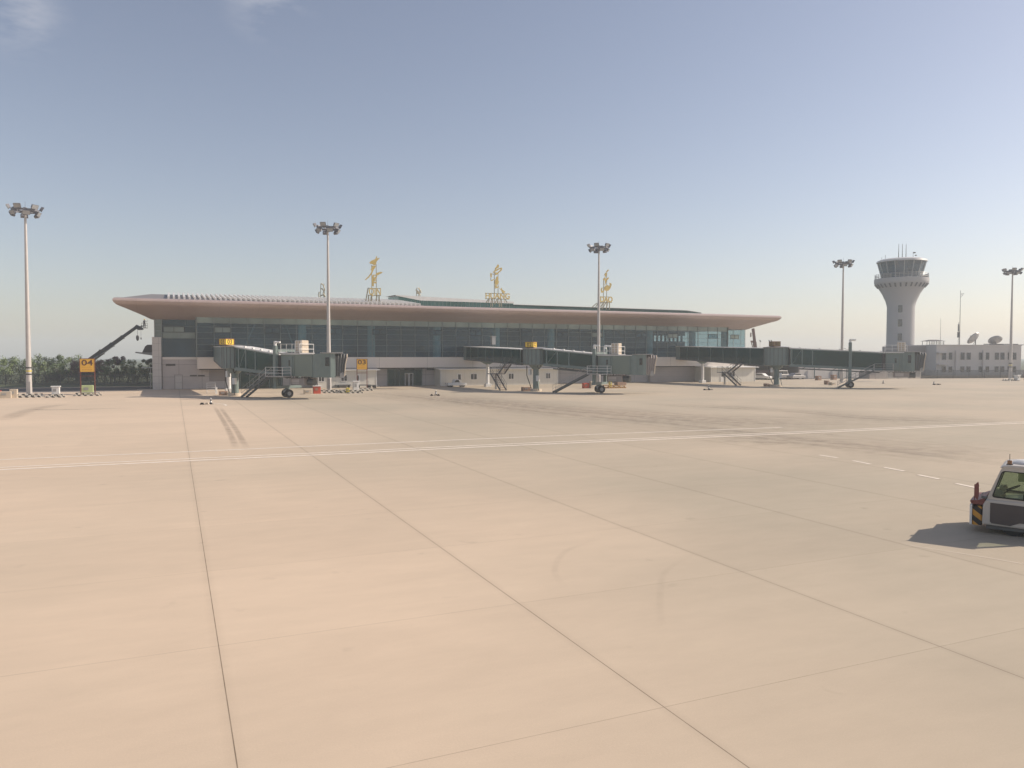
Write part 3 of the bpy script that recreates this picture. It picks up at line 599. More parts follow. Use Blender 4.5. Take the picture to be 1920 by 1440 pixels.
poly_sign('gold DAO sign with thin curling strokes, right beside the third mast', 1135, -2.5, 1100, 500, 16.0, dao, [((505, 400), (505, 1250)), ((608, 170), (608, 1250))], 'DAO', ((375, 905), (765, 1070)), None,
          [((300, 1100), (220, 1230)), ((425, 1070), (425, 1290)), ((560, 1070), (470, 1220)), ((665, 1070), (665, 1290))])
def back_sign(px, py, h, label, curl):
    ly = 30; t = T(px, ly); Y = F(t, ly).y; o = thing('rooftop_sign', label, 'rooftop sign', F(t, ly, 0), 0.28, 'dark signs at the far edge of the terminal roof'); s = Y / FPX
    st = MB()
    for ps in curl:
        pts = [((x) * s, 0, CAMH + (669 - py + z) * s) for x, z in ps]; st.path(pts, .13, 6)
    st.build('character_stroke', 'goldd', o)
    fr = MB(); fr.beam((-.5, .3, RZ), (-.3, .3, CAMH + (669 - py + h) * s), .12); fr.beam((.5, .3, RZ), (.3, .3, CAMH + (669 - py + h) * s), .12); fr.build('support_frame', 'goldd', o)
back_sign(606, 562, 30, 'small dark scroll sign half hidden behind the second mast', [[(-2, 30), (2, 26), (4, 18), (1, 12), (5, 6), (3, 0)], [(-6, 14), (-7, 7), (-4, 1), (0, -1)], [(-3, 20), (0, 20), (2, 16)], [(-4, 6), (0, 9), (4, 5), (0, 2)]])
back_sign(785, 560, 20, 'small dark slanting sign behind the skylight peak', [[(-5, 16), (-1, 14), (3, 9)], [(-1, 20), (4, 15), (5, 10)], [(-4, 9), (0, 10), (4, 6)], [(0, 6), (1, 1), (0, -4)], [(-3, 13), (2, 7)]])

# ---------------------------------------------------------------- high masts
mast0 = None
def mast(px, py, lean, label):
    global mast0
    p = G(px, py)
    if mast0 is None:
        o = thing('floodlight_mast', label, 'light mast', p, ANG, 'floodlight masts in a row across the apron'); mast0 = o
        a = MB(); a.tube((0, 0, 0), (0, 0, 4), .34, .30, 16); a.tube((0, 0, 4), (0, 0, 22.8), .30, .13, 16); a.tube((0, 0, 0), (0, 0, .08), .55, .55, 16); a.build('pole', 'pole', o, True)
        for z in (3.55, 3.15, 2.75): 
            c = MB(); c.tube((0, 0, z), (0, 0, z + .16), .325, .322, 16); c.build('band', 'yellow' if z == 3.15 else 'rubber', o, True)
        d = MB(); d.box(-.16, .16, -.36, -.30, .5, 1.9); d.build('access_door', 'galv', o)
        hf = MB(); N = 24
        for i in range(N):
            t0, t1 = 2 * math.pi * i / N, 2 * math.pi * (i + 1) / N; hf.beam((1.45 * math.cos(t0), 1.45 * math.sin(t0), 23.1), (1.45 * math.cos(t1), 1.45 * math.sin(t1), 23.1), .14, .22)
        for i in range(6): t0 = math.pi * i / 3; hf.beam((0, 0, 22.95), (1.45 * math.cos(t0), 1.45 * math.sin(t0), 23.1), .10)
        hf.tube((0, 0, 22.6), (0, 0, 23.5), .28, .22, 12); hf.tube((0, 0, 23.5), (0, 0, 24.3), .02, .01, 5); hf.build('head_frame', 'lampb', o)
        for i in range(12):
            up = i % 2 == 0; t0 = 2 * math.pi * (i + .4) / 12; z = 23.48 if up else 22.72; rr = 1.75 if up else 1.5
            c = Vector((rr * math.cos(t0), rr * math.sin(t0), z)); out = Vector((math.cos(t0), math.sin(t0), -.55)).normalized(); sd_ = Vector((-math.sin(t0), math.cos(t0), 0)); u = sd_.cross(out).normalized()
            if u.z < 0: u = -u
            b_ = MB(); w, h, dd = .42, .27, .15
            q = [c + sd_ * sx * w + u * sz * h for sx, sz in ((-1, -1), (1, -1), (1, 1), (-1, 1))]
            b_.hexa([v - out * dd + (c - v) * .25 for v in q], [v + out * dd for v in q]); fl = b_.build('floodlight', 'lampb', o)
            l = MB(); q2 = [c + (v - c) * .88 for v in q]; l.hexa([v + out * (dd + .002) for v in q2], [v + out * (dd + .02) for v in q2]); l.build('lens', 'lampg', fl)
            y_ = MB(); y_.beam(c - out * dd, (1.45 * math.cos(t0), 1.45 * math.sin(t0), 23.1), .07); y_.build('bracket', 'lampb', fl)
    else:
        o = copy_tree(mast0); o.location = p; o.rotation_euler.z = ANG + random.uniform(-.6, .6); o['label'] = label
    o.rotation_euler.y = lean; return o
mast(55, 744, 0, 'nearest floodlight mast with yellow and black bands, at the far left by the 04 sign')
mast(617, 735, 0, 'floodlight mast rising behind the end of the first boarding bridge')
mast(1122, 725, 0, 'floodlight mast behind the wheels of the second boarding bridge, beside the DAO sign')
mast(1578, 717, 0, 'floodlight mast rising behind the farthest boarding bridge, left of the control tower')
mast(1894, 713, 0, 'farthest floodlight mast, in front of the office block at the right edge')

# ---------------------------------------------------------------- guards, cabinets and stand signs
def guard(px, py, w, d, label, m='bw', rz=ANG, hh=.42):
    o = thing('striped_guard', label, 'guard rail', G(px, py), rz, 'striped guards round the apron equipment')
    for s in (-1, 1):
        a = MB(); a.cbox(-w / 2, w / 2, s * d / 2 - .11, s * d / 2 + .11, 0.0, .16, .02); a.cbox(-w / 2, w / 2, s * d / 2 - .07, s * d / 2 + .07, hh - .10, hh, .02); a.build('rail', m, o)
    for x in (-w / 2 + .15, -w / 6, w / 6, w / 2 - .15):
        for s in (-1, 1):
            a = MB(); a.cbox(x - .09, x + .09, s * d / 2 - .09, s * d / 2 + .09, .161, hh - .101, .02); a.build('post', m, o)
    for s in (-1, 1):
        a = MB(); a.cbox(s * (w / 2 + .12) - .11, s * (w / 2 + .12) + .11, -d / 2, d / 2, 0, .16, .02); a.build('end_rail', m, o)
    return o
def cabinet(px, py, w, d, h, m, label, nm='utility_cabinet', lid=True, z0=0.0, rz=ANG, cat='cabinet'):
    o = thing(nm, label, cat, G(px, py), rz)
    a = MB(); a.cbox(-w / 2, w / 2, -d / 2, d / 2, z0, h, .03); a.build('body', m, o)
    if z0: 
        a = MB(); a.box(-w / 2 + .1, w / 2 - .1, -d / 2 + .1, d / 2 - .1, 0, z0 - .002); a.build('plinth', 'galv', o)
    if lid: a = MB(); a.cbox(-w / 2 - .1, w / 2 + .1, -d / 2 - .1, d / 2 + .1, h + .002, h + .1, .02); a.build('lid', 'white', o)
    a = MB(); a.box(-w * .3, w * .1, -d / 2 - .03, -d / 2 - .002, z0 + (h - z0) * .45, z0 + (h - z0) * .75); a.build('door_panel', 'galv' if m != 'red' else 'brown', o)
    return o
def stand(px, py, num, w, z0, z1, label, legm='rust', rz=0.35, board='ysign'):
    p = G(px, py); o = thing('stand_sign', label, 'stand sign', p, rz, 'amber aircraft stand signs')
    a = MB()
    for s in (-1, 1): a.beam((s * w / 2, 0.05, 0), (s * w / 2, 0.05, z1), .11)
    a.beam((-w / 2, .05, z0 - .55), (w / 2, .05, z0 - .55), .08); a.build('leg_frame', legm, o)
    a = MB(); a.box(-w / 2, w / 2, -.12, -.01, z0, z1); bo = a.build('board', board, o)
    a = MB(); q = .07
    a.box(-w / 2 - q, w / 2 + q, -.14, .02, z1, z1 + q); a.box(-w / 2 - q, w / 2 + q, -.14, .02, z0 - q, z0); a.box(-w / 2 - q, -w / 2, -.14, .02, z0, z1); a.box(w / 2, w / 2 + q, -.14, .02, z0, z1); a.build('border', legm, bo)
    if num:
        t_ = text('numerals', num, (z1 - z0) * .62, 'signtx', bo, (0, -.13, z0 + (z1 - z0) * .50), ext=.012); wd = t_.dimensions.x; t_.scale = (w * .80 / wd, 1, 1)
        l = MB()
        for r_, zz in ((0, .33), (1, .12)):
            for i in range(7 if r_ else 6):
                x = -w * .36 + i * w * (.105 if r_ else .12); hh = (z1 - z0) * (.055 if r_ else .035); z = z0 + (z1 - z0) * zz
                l.box(x, x + w * .06, -.135, -.122, z, z + hh * .28); l.box(x, x + w * .02, -.135, -.122, z + hh * .28, z + hh * 1.6); l.box(x + w * .02, x + w * .06, -.135, -.122, z + hh * 1.3, z + hh * 1.6)
        l.build('small_lettering', 'signtx2', bo)
    return o
Y4 = G(165, 742).y; stand(165, 742, '04', 1.62, HZ(697, Y4), HZ(673, Y4), 'amber 04 stand sign above a pale green box at the left')
Y3 = G(679, 731).y; stand(679, 731, '03', 1.50, HZ(692.5, Y3), HZ(673.5, Y3), 'amber 03 stand sign on two dark red legs in front of the pale annex')
Y1 = G(1927, 713).y; stand(1927, 713, '01', 2.0, HZ(692, Y1), HZ(672, Y1), 'amber stand sign cut off by the right edge of the photo')
cabinet(164.5, 740, 1.35, .7, 1.25, 'green', 'pale green box under the 04 sign', 'green_box', lid=False, z0=.12, cat='box')
guard(165, 742, 2.7, 1.1, 'black and white striped guard round the pale green box')
cabinet(105, 744, .85, .7, 1.25, 'white', 'small white lidded cabinet between the nearest mast and the 04 sign', z0=.2)
guard(105, 745, 1.55, 1.1, 'black and white striped guard round the small white cabinet at the left')
guard(53, 745, 2.9, 1.5, 'black and white striped guard round the nearest mast')
cabinet(26, 746, .8, .7, 1.05, 'beige', 'beige concrete block just left of the nearest mast', 'concrete_block', lid=False, cat='block')
cabinet(11, 746.5, 1.2, .7, .82, 'beige', 'low beige concrete block at the left edge, beside the taller one', 'concrete_block', lid=False, cat='block')
cabinet(-4, 746.5, .7, .7, .9, 'red', 'red fire box at the left edge of the photo', 'fire_box', lid=False, cat='box')
cabinet(594, 738, .95, .7, 1.0, 'red', 'red fire box beside the wheels of the first boarding bridge', 'fire_box', lid=True, cat='box')
cabinet(577, 739, 1.0, .7, .62, 'beige', 'low beige block left of the red fire box by the first bridge', 'concrete_block', lid=False, cat='block')
cabinet(652, 737, .45, .5, .72, 'yellow', 'small yellow box in the row by the second mast', 'yellow_box', lid=False, cat='box')
cabinet(667, 735.5, .75, .6, 1.5, 'white', 'white lidded cabinet just left of the 03 sign legs', z0=.2)
guard(617, 736.5, 2.6, 1.4, 'black and white striped guard round the second mast')
guard(643, 736.5, 1.2, .9, 'short striped guard between the second mast and the small yellow box')
guard(665, 737, 1.7, .9, 'black and white striped guard below the white cabinet by the 03 sign')
guard(684, 732.5, 2.1, .8, 'striped guard round the legs of the 03 sign')
guard(1151, 727.5, 3.2, 1.6, 'yellow and black striped guard round the third mast', 'yb')
cabinet(1098, 728, .95, .7, .85, 'red', 'red fire box beside the wheels of the second boarding bridge', 'fire_box', lid=False, cat='box')
cabinet(1109, 728, .55, .6, 1.15, 'beige', 'tall beige block between the red box and the second bridge wheels', 'concrete_block', lid=False, cat='block')
cabinet(1163, 722, 1.8, 1.2, 1.75, 'brown', 'stacked brown cargo crate beyond the second boarding bridge', 'cargo_crate', lid=False, cat='crate')
cabinet(1144, 726, .4, .4, 1.2, 'yellow', 'narrow yellow post box beyond the second bridge wheels', 'yellow_box', lid=False, cat='box')
cabinet(419, 741, 1.05, .8, .52, 'brown', 'brown box at the foot of the first bridge rotunda', 'equipment_box', lid=False, cat='box')
cabinet(429.5, 741, .6, .8, .42, 'beige', 'beige box beside the brown box at the first rotunda foot', 'equipment_box', lid=False, cat='box')
cabinet(986, 733, 1.2, .8, .58, 'brown', 'brown box at the foot of the second bridge rotunda', 'equipment_box', lid=False, cat='box')
cabinet(1437, 724.5, .6, .8, .5, 'brown', 'small brown box at the foot of the farthest rotunda', 'equipment_box', lid=False, cat='box')
cabinet(1444, 724.5, .6, .8, .42, 'beige', 'beige box beside the small brown box at the farthest rotunda', 'equipment_box', lid=False, cat='box')
cabinet(1550, 721, .55, .8, .72, 'brown', 'brown box left of the farthest bridge stairs', 'equipment_box', lid=False, cat='box')
cabinet(1560, 722, .9, .8, .5, 'beige', 'low beige block by the farthest bridge stairs', 'concrete_block', lid=False, cat='block')
cabinet(1534, 713, 1.0, .9, .95, 'brown', 'brown crate against the pale wall behind the farthest bridge', 'cargo_crate', lid=False, cat='crate')
cabinet(1563, 712, 1.0, .9, 1.1, 'brown', 'taller brown crate against the pale wall behind the farthest bridge', 'cargo_crate', lid=False, cat='crate')
guard(1894, 714, 2.6, 1.3, 'striped guard round the farthest mast at the right', 'bw')
cabinet(1907, 714, .9, .8, 1.1, 'white', 'white cabinet beside the farthest mast', z0=.15)
# railings left of first rotunda
def railing(px, py, w, h, nb, label, rz=ANG):
    o = thing('railing', label, 'railing', G(px, py), rz); a = MB()
    for i in range(nb): z = h * (i + 1) / nb; a.tube((-w / 2, 0, z), (w / 2, 0, z), .028, n=6)
    a.build('rail', 'white', o)
    for x in (-w / 2, w / 2): b_ = MB(); b_.tube((x, 0, 0), (x, 0, h + .05), .035, n=6); b_.build('post', 'white', o)
railing(396, 739, 1.05, 1.5, 5, 'white tube railing left of the first bridge rotunda')
pc = thing('bollard', 'white bollard beside the tube railing', 'bollard', G(406, 739)); a = MB(); a.tube((0, 0, 0), (0, 0, .95), .09, .08, 10); a.build('post', 'white', pc, True)

# cones with chock blocks
cone0 = None
def cone(px, py, label, sx=1):
    global cone0
    if cone0 is None:
        o = thing('traffic_cone', label, 'cone', G(px, py), 0, 'black and white cones on the stands'); cone0 = o
        a = MB(); a.cbox(-.2, .2, -.2, .2, 0, .04, .01); a.build('base', 'rubber', o)
        for i in range(4):
            r0, r1 = .15 - .03 * i, .15 - .03 * (i + 1); a = MB(); a.tube((0, 0, .041 + .16 * i), (0, 0, .041 + .16 * (i + 1)), r0, r1, 16); a.build('band', 'rubber' if i % 2 == 0 else 'white', o, True)
    else:
        o = copy_tree(cone0); o.location = G(px, py); o['label'] = label
    return o
def chock(px, py, w, label):
    o = thing('wheel_chock', label, 'chock', G(px, py), .1, 'striped wheel chocks'); n_ = max(2, int(w / .35))
    for i in range(n_):
        x = -w / 2 + w * i / n_; a = MB(); a.prism([(x, 0), (x + w / n_ * .9, 0), (x + w / n_ * .65, .2), (x + w / n_ * .25, .2)], -.12, .12); a.build('block', 'rubber' if i % 2 == 0 else 'beige', o)
cone(395.5, 758, 'black and white cone in front of the first boarding bridge'); chock(384, 758.5, 1.0, 'row of small striped chocks beside the nearest cone')
cone(817.5, 741, 'black and white cone in front of the glazed entrance'); chock(816, 742, 1.3, 'dark wheel chocks at the cone in front of the glazed entrance')
cone(1329, 730.5, 'small cone in front of the cream annex and farthest walkway'); chock(1328, 731.5, 1.5, 'dark wheel chocks at the cone before the farthest walkway')
cone(1751, 721, 'small far cone in front of the office block fence'); chock(1757, 721.5, 1.5, 'dark wheel chocks at the cone before the office block fence')
cone(1656, 719, 'lone thin cone beyond the farthest bridge wheels')

# ---------------------------------------------------------------- stairs helper
def flight(mbS, mbT, p, q, w, side, n_=9, rail=True, mbR=None):
    """p top, q bottom (x,y,z), width vector side (unit)"""
    p = Vector(p); q = Vector(q); s = Vector(side) * w / 2
    for k in (-1, 1): mbS.beam(p + s * k, q + s * k, .10, .24)
    for i in range(n_):
        c = p.lerp(q, (i + .5) / n_); d = (q - p); d.z = 0; d.normalize(); d *= .13
        mbT.hexa([c - s - d, c + s - d, c + s + d, c - s + d], [c - s - d + Vector((0, 0, .04)), c + s - d + Vector((0, 0, .04)), c + s + d + Vector((0, 0, .04)), c - s + d + Vector((0, 0, .04))])
    if rail:
        for k in (-1, 1):
            for hz in (.5, 1.0): mbR.tube(p + s * k + Vector((0, 0, hz)), q + s * k + Vector((0, 0, hz)), .025, n=5)
            for i in range(5): c = p.lerp(q, i / 4) + s * k; mbR.tube(c, c + Vector((0, 0, 1.0)), .022, n=5)

# ---------------------------------------------------------------- fixed walkways
def walkway(t, ly1, ztop, zbot, colly, label, stairs=None, m='glasst', cm='white'):
    y0 = -1.95; o = thing('glass_walkway', label, 'walkway', F(t, y0), ANG, 'glass walkways from the terminal to the boarding bridges')
    Ln = abs(ly1 - y0) ; w = 1.45
    def zt(y): return ztop[0] + (ztop[1] - ztop[0]) * (-y) / Ln
    def zb(y): return zbot[0] + (zbot[1] - zbot[0]) * (-y) / Ln
    def slab(a, y0_, y1_, x0, x1, lo0, lo1, hi0, hi1):
        a.hexa([(x0, y0_, lo0), (x1, y0_, lo0), (x1, y1_, lo1), (x0, y1_, lo1)], [(x0, y0_, hi0), (x1, y0_, hi0), (x1, y1_, hi1), (x0, y1_, hi1)])
    a = MB(); slab(a, 0, -Ln, -w - .1, w + .1, zt(0), zt(-Ln), zt(0) + .12, zt(-Ln) + .12); a.build('roof', 'white', o)
    a = MB(); slab(a, 0, -Ln, -w - .05, w + .05, zb(0), zb(-Ln), zb(0) + .22, zb(-Ln) + .22); a.build('floor_beam', 'bdark', o)
    for s in (-1, 1):
        a = MB(); slab(a, -.4, -Ln + .4, s * w - .03, s * w + .03, zb(-.4) + .23, zb(-Ln + .4) + .23, zt(-.4) - .01, zt(-Ln + .4) - .01); a.build('side_glass', m, o)
        f = MB(); k = int(Ln / 3.2)
        for i in range(k + 1):
            y = -Ln * i / k; yy = y - .09 if i < k else y + .09
            f.box(s * w - .06, s * w + .06, min(y, yy), max(y, yy), zb(y) + .2, zt(y) - .01)
        f.build('side_frame', 'bgrey', o)
    a = MB(); a.box(-w - .08, -w - .032, -1.3, -.05, zb(0) + .05, zt(0) - .02); a.build('end_panel', 'bgrey', o)
    # support column with bracket
    yc = colly - y0; zc = zb(yc)
    a = MB(); a.tube((0, yc, .5), (0, yc, zc - .45), .28, .26, 16); a.build('column', cm, o, True)
    a = MB(); a.cbox(-.5, .5, yc - .5, yc + .5, 0, .5, .05); a.build('column_base', 'white', o)
    a = MB(); a.prism([(-1.3, zc - .02), (1.3, zc - .02), (.3, zc - .5), (-.3, zc - .5)], yc - .2, yc + .2); a.build('bracket', 'bgrey', o)
    if stairs:
        ys, zl = stairs; S, Tt, Rr = MB(), MB(), MB(); x1 = -w - .65; x2 = -w - 2.0; z3 = zb(ys) + .15
        flight(S, Tt, (x1, ys, z3), (x1, ys + 2.6, zl), 1.0, (1, 0, 0), 8, True, Rr)
        flight(S, Tt, (x2, ys + 2.6, zl), (x2, ys - 1.2, 0.02), 1.0, (1, 0, 0), 10, True, Rr)
        S.build('stringer', 'bdark', o); Tt.build('tread', 'rust', o); Rr.build('stair_rail', 'bdark', o)
        L = MB(); L.box(x2 - .55, x1 + .55, ys + 2.6, ys + 4.0, zl - .14, zl); L.box(x1 - .55, x1 + .6, ys - 1.2, ys, z3 - .12, z3); L.build('landing', 'galv', o)
        L = MB()
        for (ax, ay) in ((x2 - .5, ys + 2.7), (x2 - .5, ys + 3.95), (x1 + .5, ys + 3.95)): L.tube((ax, ay, zl), (ax, ay, zl + 1.0), .025, n=5)
        for hz in (.35, .7, 1.0): L.tube((x2 - .5, ys + 2.7, zl + hz), (x2 - .5, ys + 3.95, zl + hz), .022, n=5); L.tube((x2 - .5, ys + 3.95, zl + hz), (x1 + .5, ys + 3.95, zl + hz), .022, n=5)
        L.build('landing_rail', 'galv', o)
        L = MB(); L.box((x1 + x2) / 2 - .12, (x1 + x2) / 2 + .12, ys + 3.2, ys + 3.45, 0, zl - .15); L.build('landing_post', 'galv', o)
    return o
b1 = G(441, 742); b2 = G(1005, 733.5); b3 = G(1456, 725)
l1, l2, l3 = LOC(b1), LOC(b2), LOC(b3)
walkway(l1[0], l1[1] + 2.0, (6.5, 6.25), (4.3, 3.5), l1[1] + 12, 'short dark walkway joining the first bridge rotunda to the terminal', None, 'bgrey')
walkway(l2[0], l2[1] + 2.2, (6.75, 6.05), (4.45, 3.75), -9.5, 'teal glass walkway on one white column, leading to the second rotunda', (l2[1] + 1.95 + 5.2, 2.45))
w3 = walkway(l3[0] + .8, l3[1] + 2.2, (7.0, 6.4), (4.45, 3.4), -8.5, 'long teal glass walkway leading to the farthest rotunda, over the cream annex', (l3[1] + 1.95 + 7.5, 2.3))
fl = MB(); fl.box(-1.9, -1.3, -14.2, -13.6, 6.95, 8.2); fl.box(-2.1, -1.2, -14.3, -13.5, 8.2, 8.27)
# chimney-like duct on the second walkway
o2 = [x for x in bpy.data.objects if x.name.startswith('glass_walkway.001')][0]; fl.build('roof_duct', 'galv', o2)

# ---------------------------------------------------------------- boarding bridges
def bridge(p, q, num, label, rot, P, tunA='glasst', dark=False):
    d = (q - p); ang = math.atan2(d.y, d.x)
    o = thing('boarding_bridge', label, 'boarding bridge', p, ang, 'passenger boarding bridges along the terminal')
    zt, zb = P['rt'], P['rb']; RR = P.get('rr', 1.9)
    a = MB(); a.tube((0, 0, .35), (0, 0, zb - .3), .46, .42, 20); a.tube((0, 0, zb - .6), (0, 0, zb - .02), .5, 1.1, 20); a.build('rotunda_column', 'bgrey', o, True)
    a = MB(); a.tube((0, 0, 0), (0, 0, .36), .85, .8, 20); a.build('column_base', 'beige', o, True)
    a = MB(); a.lathe([(RR - .15, zb), (RR, zb + .1), (RR, zt - .1)], 20, (0, 0), R(9)); a.build('rotunda', 'bgrey', o)
    a = MB()
    for i in range(20):
        t0 = R(9) + 2 * math.pi * i / 20; a.beam((RR * math.cos(t0), RR * math.sin(t0), zb + .1), (RR * math.cos(t0), RR * math.sin(t0), zt - .11), .07, .07)
    a.build('rotunda_rib', 'bdark', o)
    a = MB(); a.lathe([(RR + .18, zt - .09), (RR + .22, zt), (RR * .5, zt + .16)], 20); a.build('rotunda_roof', 'galv', o)
    # gate sign cube
    sg = MB(); sg.box(-.62, .62, -.62, .62, 0, .72); so_ = sg.build('gate_sign', 'ysign_shade' if num == '01' else 'ysignl', o, loc=(-.3, -1.0, zt + .2), rz=rot - ang)
    e = MB()
    for x, y in ((-.64, -.64), (.64, -.64), (.64, .64), (-.64, .64)): e.box(x - .03, x + .03, y - .03, y + .03, -.05, .74)
    for z in (-.05, .70):
        for sgn in (-1, 1): e.box(-.67, .67, sgn * .64 - .03, sgn * .64 + .03, z, z + .06); e.box(sgn * .64 - .03, sgn * .64 + .03, -.61, .61, z, z + .06)
    e.build('sign_border', 'rust', so_)
    for k, (lx_, lyy, rz_) in enumerate(((0, -.625, 0), (.625, 0, math.pi / 2), (-.625, 0, -math.pi / 2))):
        tt = text('numerals', num, .78, 'signtx', so_, (lx_, lyy, .10), rz=rz_, ext=.012, sx=.95)
    # tunnel A
    a0, a1 = RR - .1, P['a1']; ta0, ta1, ba0, ba1 = P['ta0'], P['ta1'], P['ba0'], P['ba1']
    w = 1.28
    def zl(z0, z1, x): return z0 + (z1 - z0) * (x - a0) / (a1 - a0)
    def slab(mb, x0, x1, y0, y1, lo0, lo1, hi0, hi1): mb.hexa([(x0, y0, lo0), (x1, y0, lo1), (x1, y1, lo1), (x0, y1, lo0)], [(x0, y0, hi0), (x1, y0, hi1), (x1, y1, hi1), (x0, y1, hi0)])
    a = MB(); slab(a, a0, a1, -w - .12, w + .12, ta0 - .08, ta1 - .08, ta0 + .06, ta1 + .06); rfo = a.build('tunnel_roof', 'white', o)
    a = MB()
    for i in range(5): x = a0 + 1.5 + (a1 - a0 - 2) * i / 4; z = zl(ta0, ta1, x) + .06; a.box(x, x + .25, -w, -w + .25, z, z + .16)
    a.build('roof_fitting', 'white', rfo)
    a = MB(); slab(a, a0, a1, -w - .1, w + .1, ba0 - .05, ba1 - .05, ba0 + .28, ba1 + .28); a.build('tunnel_floor', 'bgrey', o)
    a = MB(); slab(a, a0 + 1.5, a1 - .5, -w + .2, -w + .45, ba0 - .52, ba1 - .42, ba0 - .36, ba1 - .26); slab(a, a0 + 1.5, a1 - .5, w - .45, w - .2, ba0 - .52, ba1 - .42, ba0 - .36, ba1 - .26)
    for i in range(6): x = a0 + 1.8 + (a1 - a0 - 2.5) * i / 5; z = zl(ba0, ba1, x); a.beam((x, -w + .32, z - .42), (x + .7, -w + .32, z - .08), .07)
    a.build('under_beam', 'bdark', o)
    for s in (-1, 1):
        a = MB(); slab(a, a0 + .2, a1, s * w - .025, s * w + .025, zl(ba0, ba1, a0 + .2) + .29, ba1 + .29, zl(ta0, ta1, a0 + .2) - .09, ta1 - .09); a.build('tunnel_glass', tunA, o)
        f = MB()
        for x in P['posts']: f.box(x - .08, x + .08, s * (w + .03) - .06, s * (w + .03) + .06, zl(ba0, ba1, x) + .2, zl(ta0, ta1, x) - .02)
        x0_, x1_ = P['posts'][0], P['posts'][1]
        f.beam((x0_ + .1, s * (w + .03), zl(ba0, ba1, x0_) + .35), (x1_ - .1, s * (w + .03), zl(ta0, ta1, x1_) - .15), .07)
        slab(f, a0 + .2, a1, s * (w + .03) - .05, s * (w + .03) + .05, zl(ba0, ba1, a0) + .2, ba1 + .2, zl(ba0, ba1, a0) + .34, ba1 + .34)
        slab(f, a0 + .2, a1, s * (w + .03) - .05, s * (w + .03) + .05, ta0 - .22, ta1 - .22, ta0 - .09, ta1 - .09)
        f.build('tunnel_frame', 'bgrey', o)
    # tunnel B (outer section) and cab
    c0, c1, tb, bb, wb = P['b0'], P['b1'], P['tb'], P['bb'], 1.5
    a = MB(); a.box(c0, c1, -wb, wb, bb, tb); a.build('outer_tunnel', 'bgreen', o, bevel=.04)
    a = MB(); a.box(c0 - .1, c1 + .1, -wb - .12, wb + .12, tb + .002, tb + .10); a.build('outer_roof', 'white', o)
    a = MB(); a.box(c0 + .2, c0 + 1.9, -wb - .06, -wb - .003, bb + .15, tb - .25); do = a.build('service_door', 'bgrey', o)
    a = MB(); a.box(c0 + 1.3, c0 + 1.55, -wb - .075, -wb - .061, bb + 1.25, bb + 1.95); a.build('door_window', 'glassk', do)
    a = MB()
    for x in (c0 + 2.1, c1 - .25): a.box(x - .06, x + .06, -wb - .05, -wb - .002, bb, tb)
    a.each('panel_rib', 'bgrey', o)
    a = MB(); a.box(c0 - .5, c0 + .02, -wb + .12, wb - .12, bb + .1, tb - .1); a.build('tunnel_seal', 'recess', o)
    # lift posts, axle, wheels
    sp_ = P['post']; zp = P['ptop']
    for s in (-1, 1):
        a = MB(); a.cbox(sp_ - .22, sp_ + .22, s * 1.95 - .22, s * 1.95 + .22, 1.3, zp, .04); lp = a.build('lift_post', 'bgrey', o)
        a = MB(); a.cbox(sp_ - .14, sp_ + .14, s * 1.95 - .14, s * 1.95 + .14, zp + .002, zp + .55, .03); a.tube((sp_ + .1, s * 1.95, zp + .4), (sp_ + .8, s * 1.95, zp + .4), .12, n=8); a.build('post_motor', 'white', lp)
    a = MB(); a.box(sp_ - .2, sp_ + .2, -1.72, 1.72, zp - .75, zp - .45); a.box(sp_ - .25, sp_ + .25, -2.2, 2.2, 1.15, 1.48); a.tube((sp_, 0, .55), (sp_, 0, 1.15), .3, .3, 12); a.each('lift_beam', 'bgrey', o)
    wa = P.get('wang', R(58)); wx, wy = math.sin(wa), math.cos(wa)
    a = MB(); a.tube((sp_ - wx * 1.0, wy * 1.0, .52), (sp_ + wx * 1.0, -wy * 1.0, .52), .12, n=8); a.box(sp_ - .35, sp_ + .35, -.35, .35, .62, .95); ax = a.build('axle', 'galv', o)
    for s in (-1, 1):
        c = Vector((sp_ + s * wx * .75, -s * wy * .75, .52)); dv = Vector((wx, -wy, 0)) * .2
        a = MB(); a.tube(c - dv, c + dv, .52, .52, 22); wh = a.build('wheel', 'rubber', ax, True, bevel=.05)
        a = MB(); a.tube(c - dv * 1.06, c + dv * 1.06, .24, .24, 14); a.build('rim', 'galv', wh, True)
    # equipment under the tunnel
    a = MB(); a.cbox(c0 + 1.2, c0 + 3.4, -1.2, 1.0, bb - 1.05, bb - .2, .04); eb = a.build('equipment_box', 'bwall', o)
    a = MB(); a.box(c0 + 1.4, c0 + 2.6, -1.23, -1.202, bb - .9, bb - .35); a.build('box_panel', 'stone', eb)
    a = MB(); a.tube((c0 + 3.3, -.4, bb - .7), (c0 + 4.3, -.4, bb - .7), .42, n=14); a.build('air_duct', 'bdark', o, True)
    a = MB(); random.seed(3)
    for i in range(7):
        x = c0 + .3 + i * .6; y = -1.0 + .2 * (i % 3); a.path([(x, y, bb - .02), (x + .1, y - .1, bb - .22), (x + .35, y - .1, bb - .26), (x + .5, y, bb - .02)], .035)
    a.build('cable', 'rubber', o)
    # roof platform with railings and air unit
    a = MB(); a.box(c0 - .1, c0 + 3.1, -wb - .1, 1.0, tb + .102, tb + .2); a.build('roof_platform', 'galv', o)
    a = MB(); pts = [(c0, -wb), (c0 + .9, -wb), (c0 + 1.8, -wb), (c0 + 3.0, -wb), (c0 + 3.0, .9), (c0, .9)]
    for x, y in pts: a.tube((x, y, tb + .2), (x, y, tb + 1.25), .035, n=6)
    for hz in (.65, 1.25):
        for i in range(5): a.tube((*pts[i], tb + hz), (*pts[i + 1], tb + hz), .03, n=6)
    a.build('roof_rail', 'white', o)
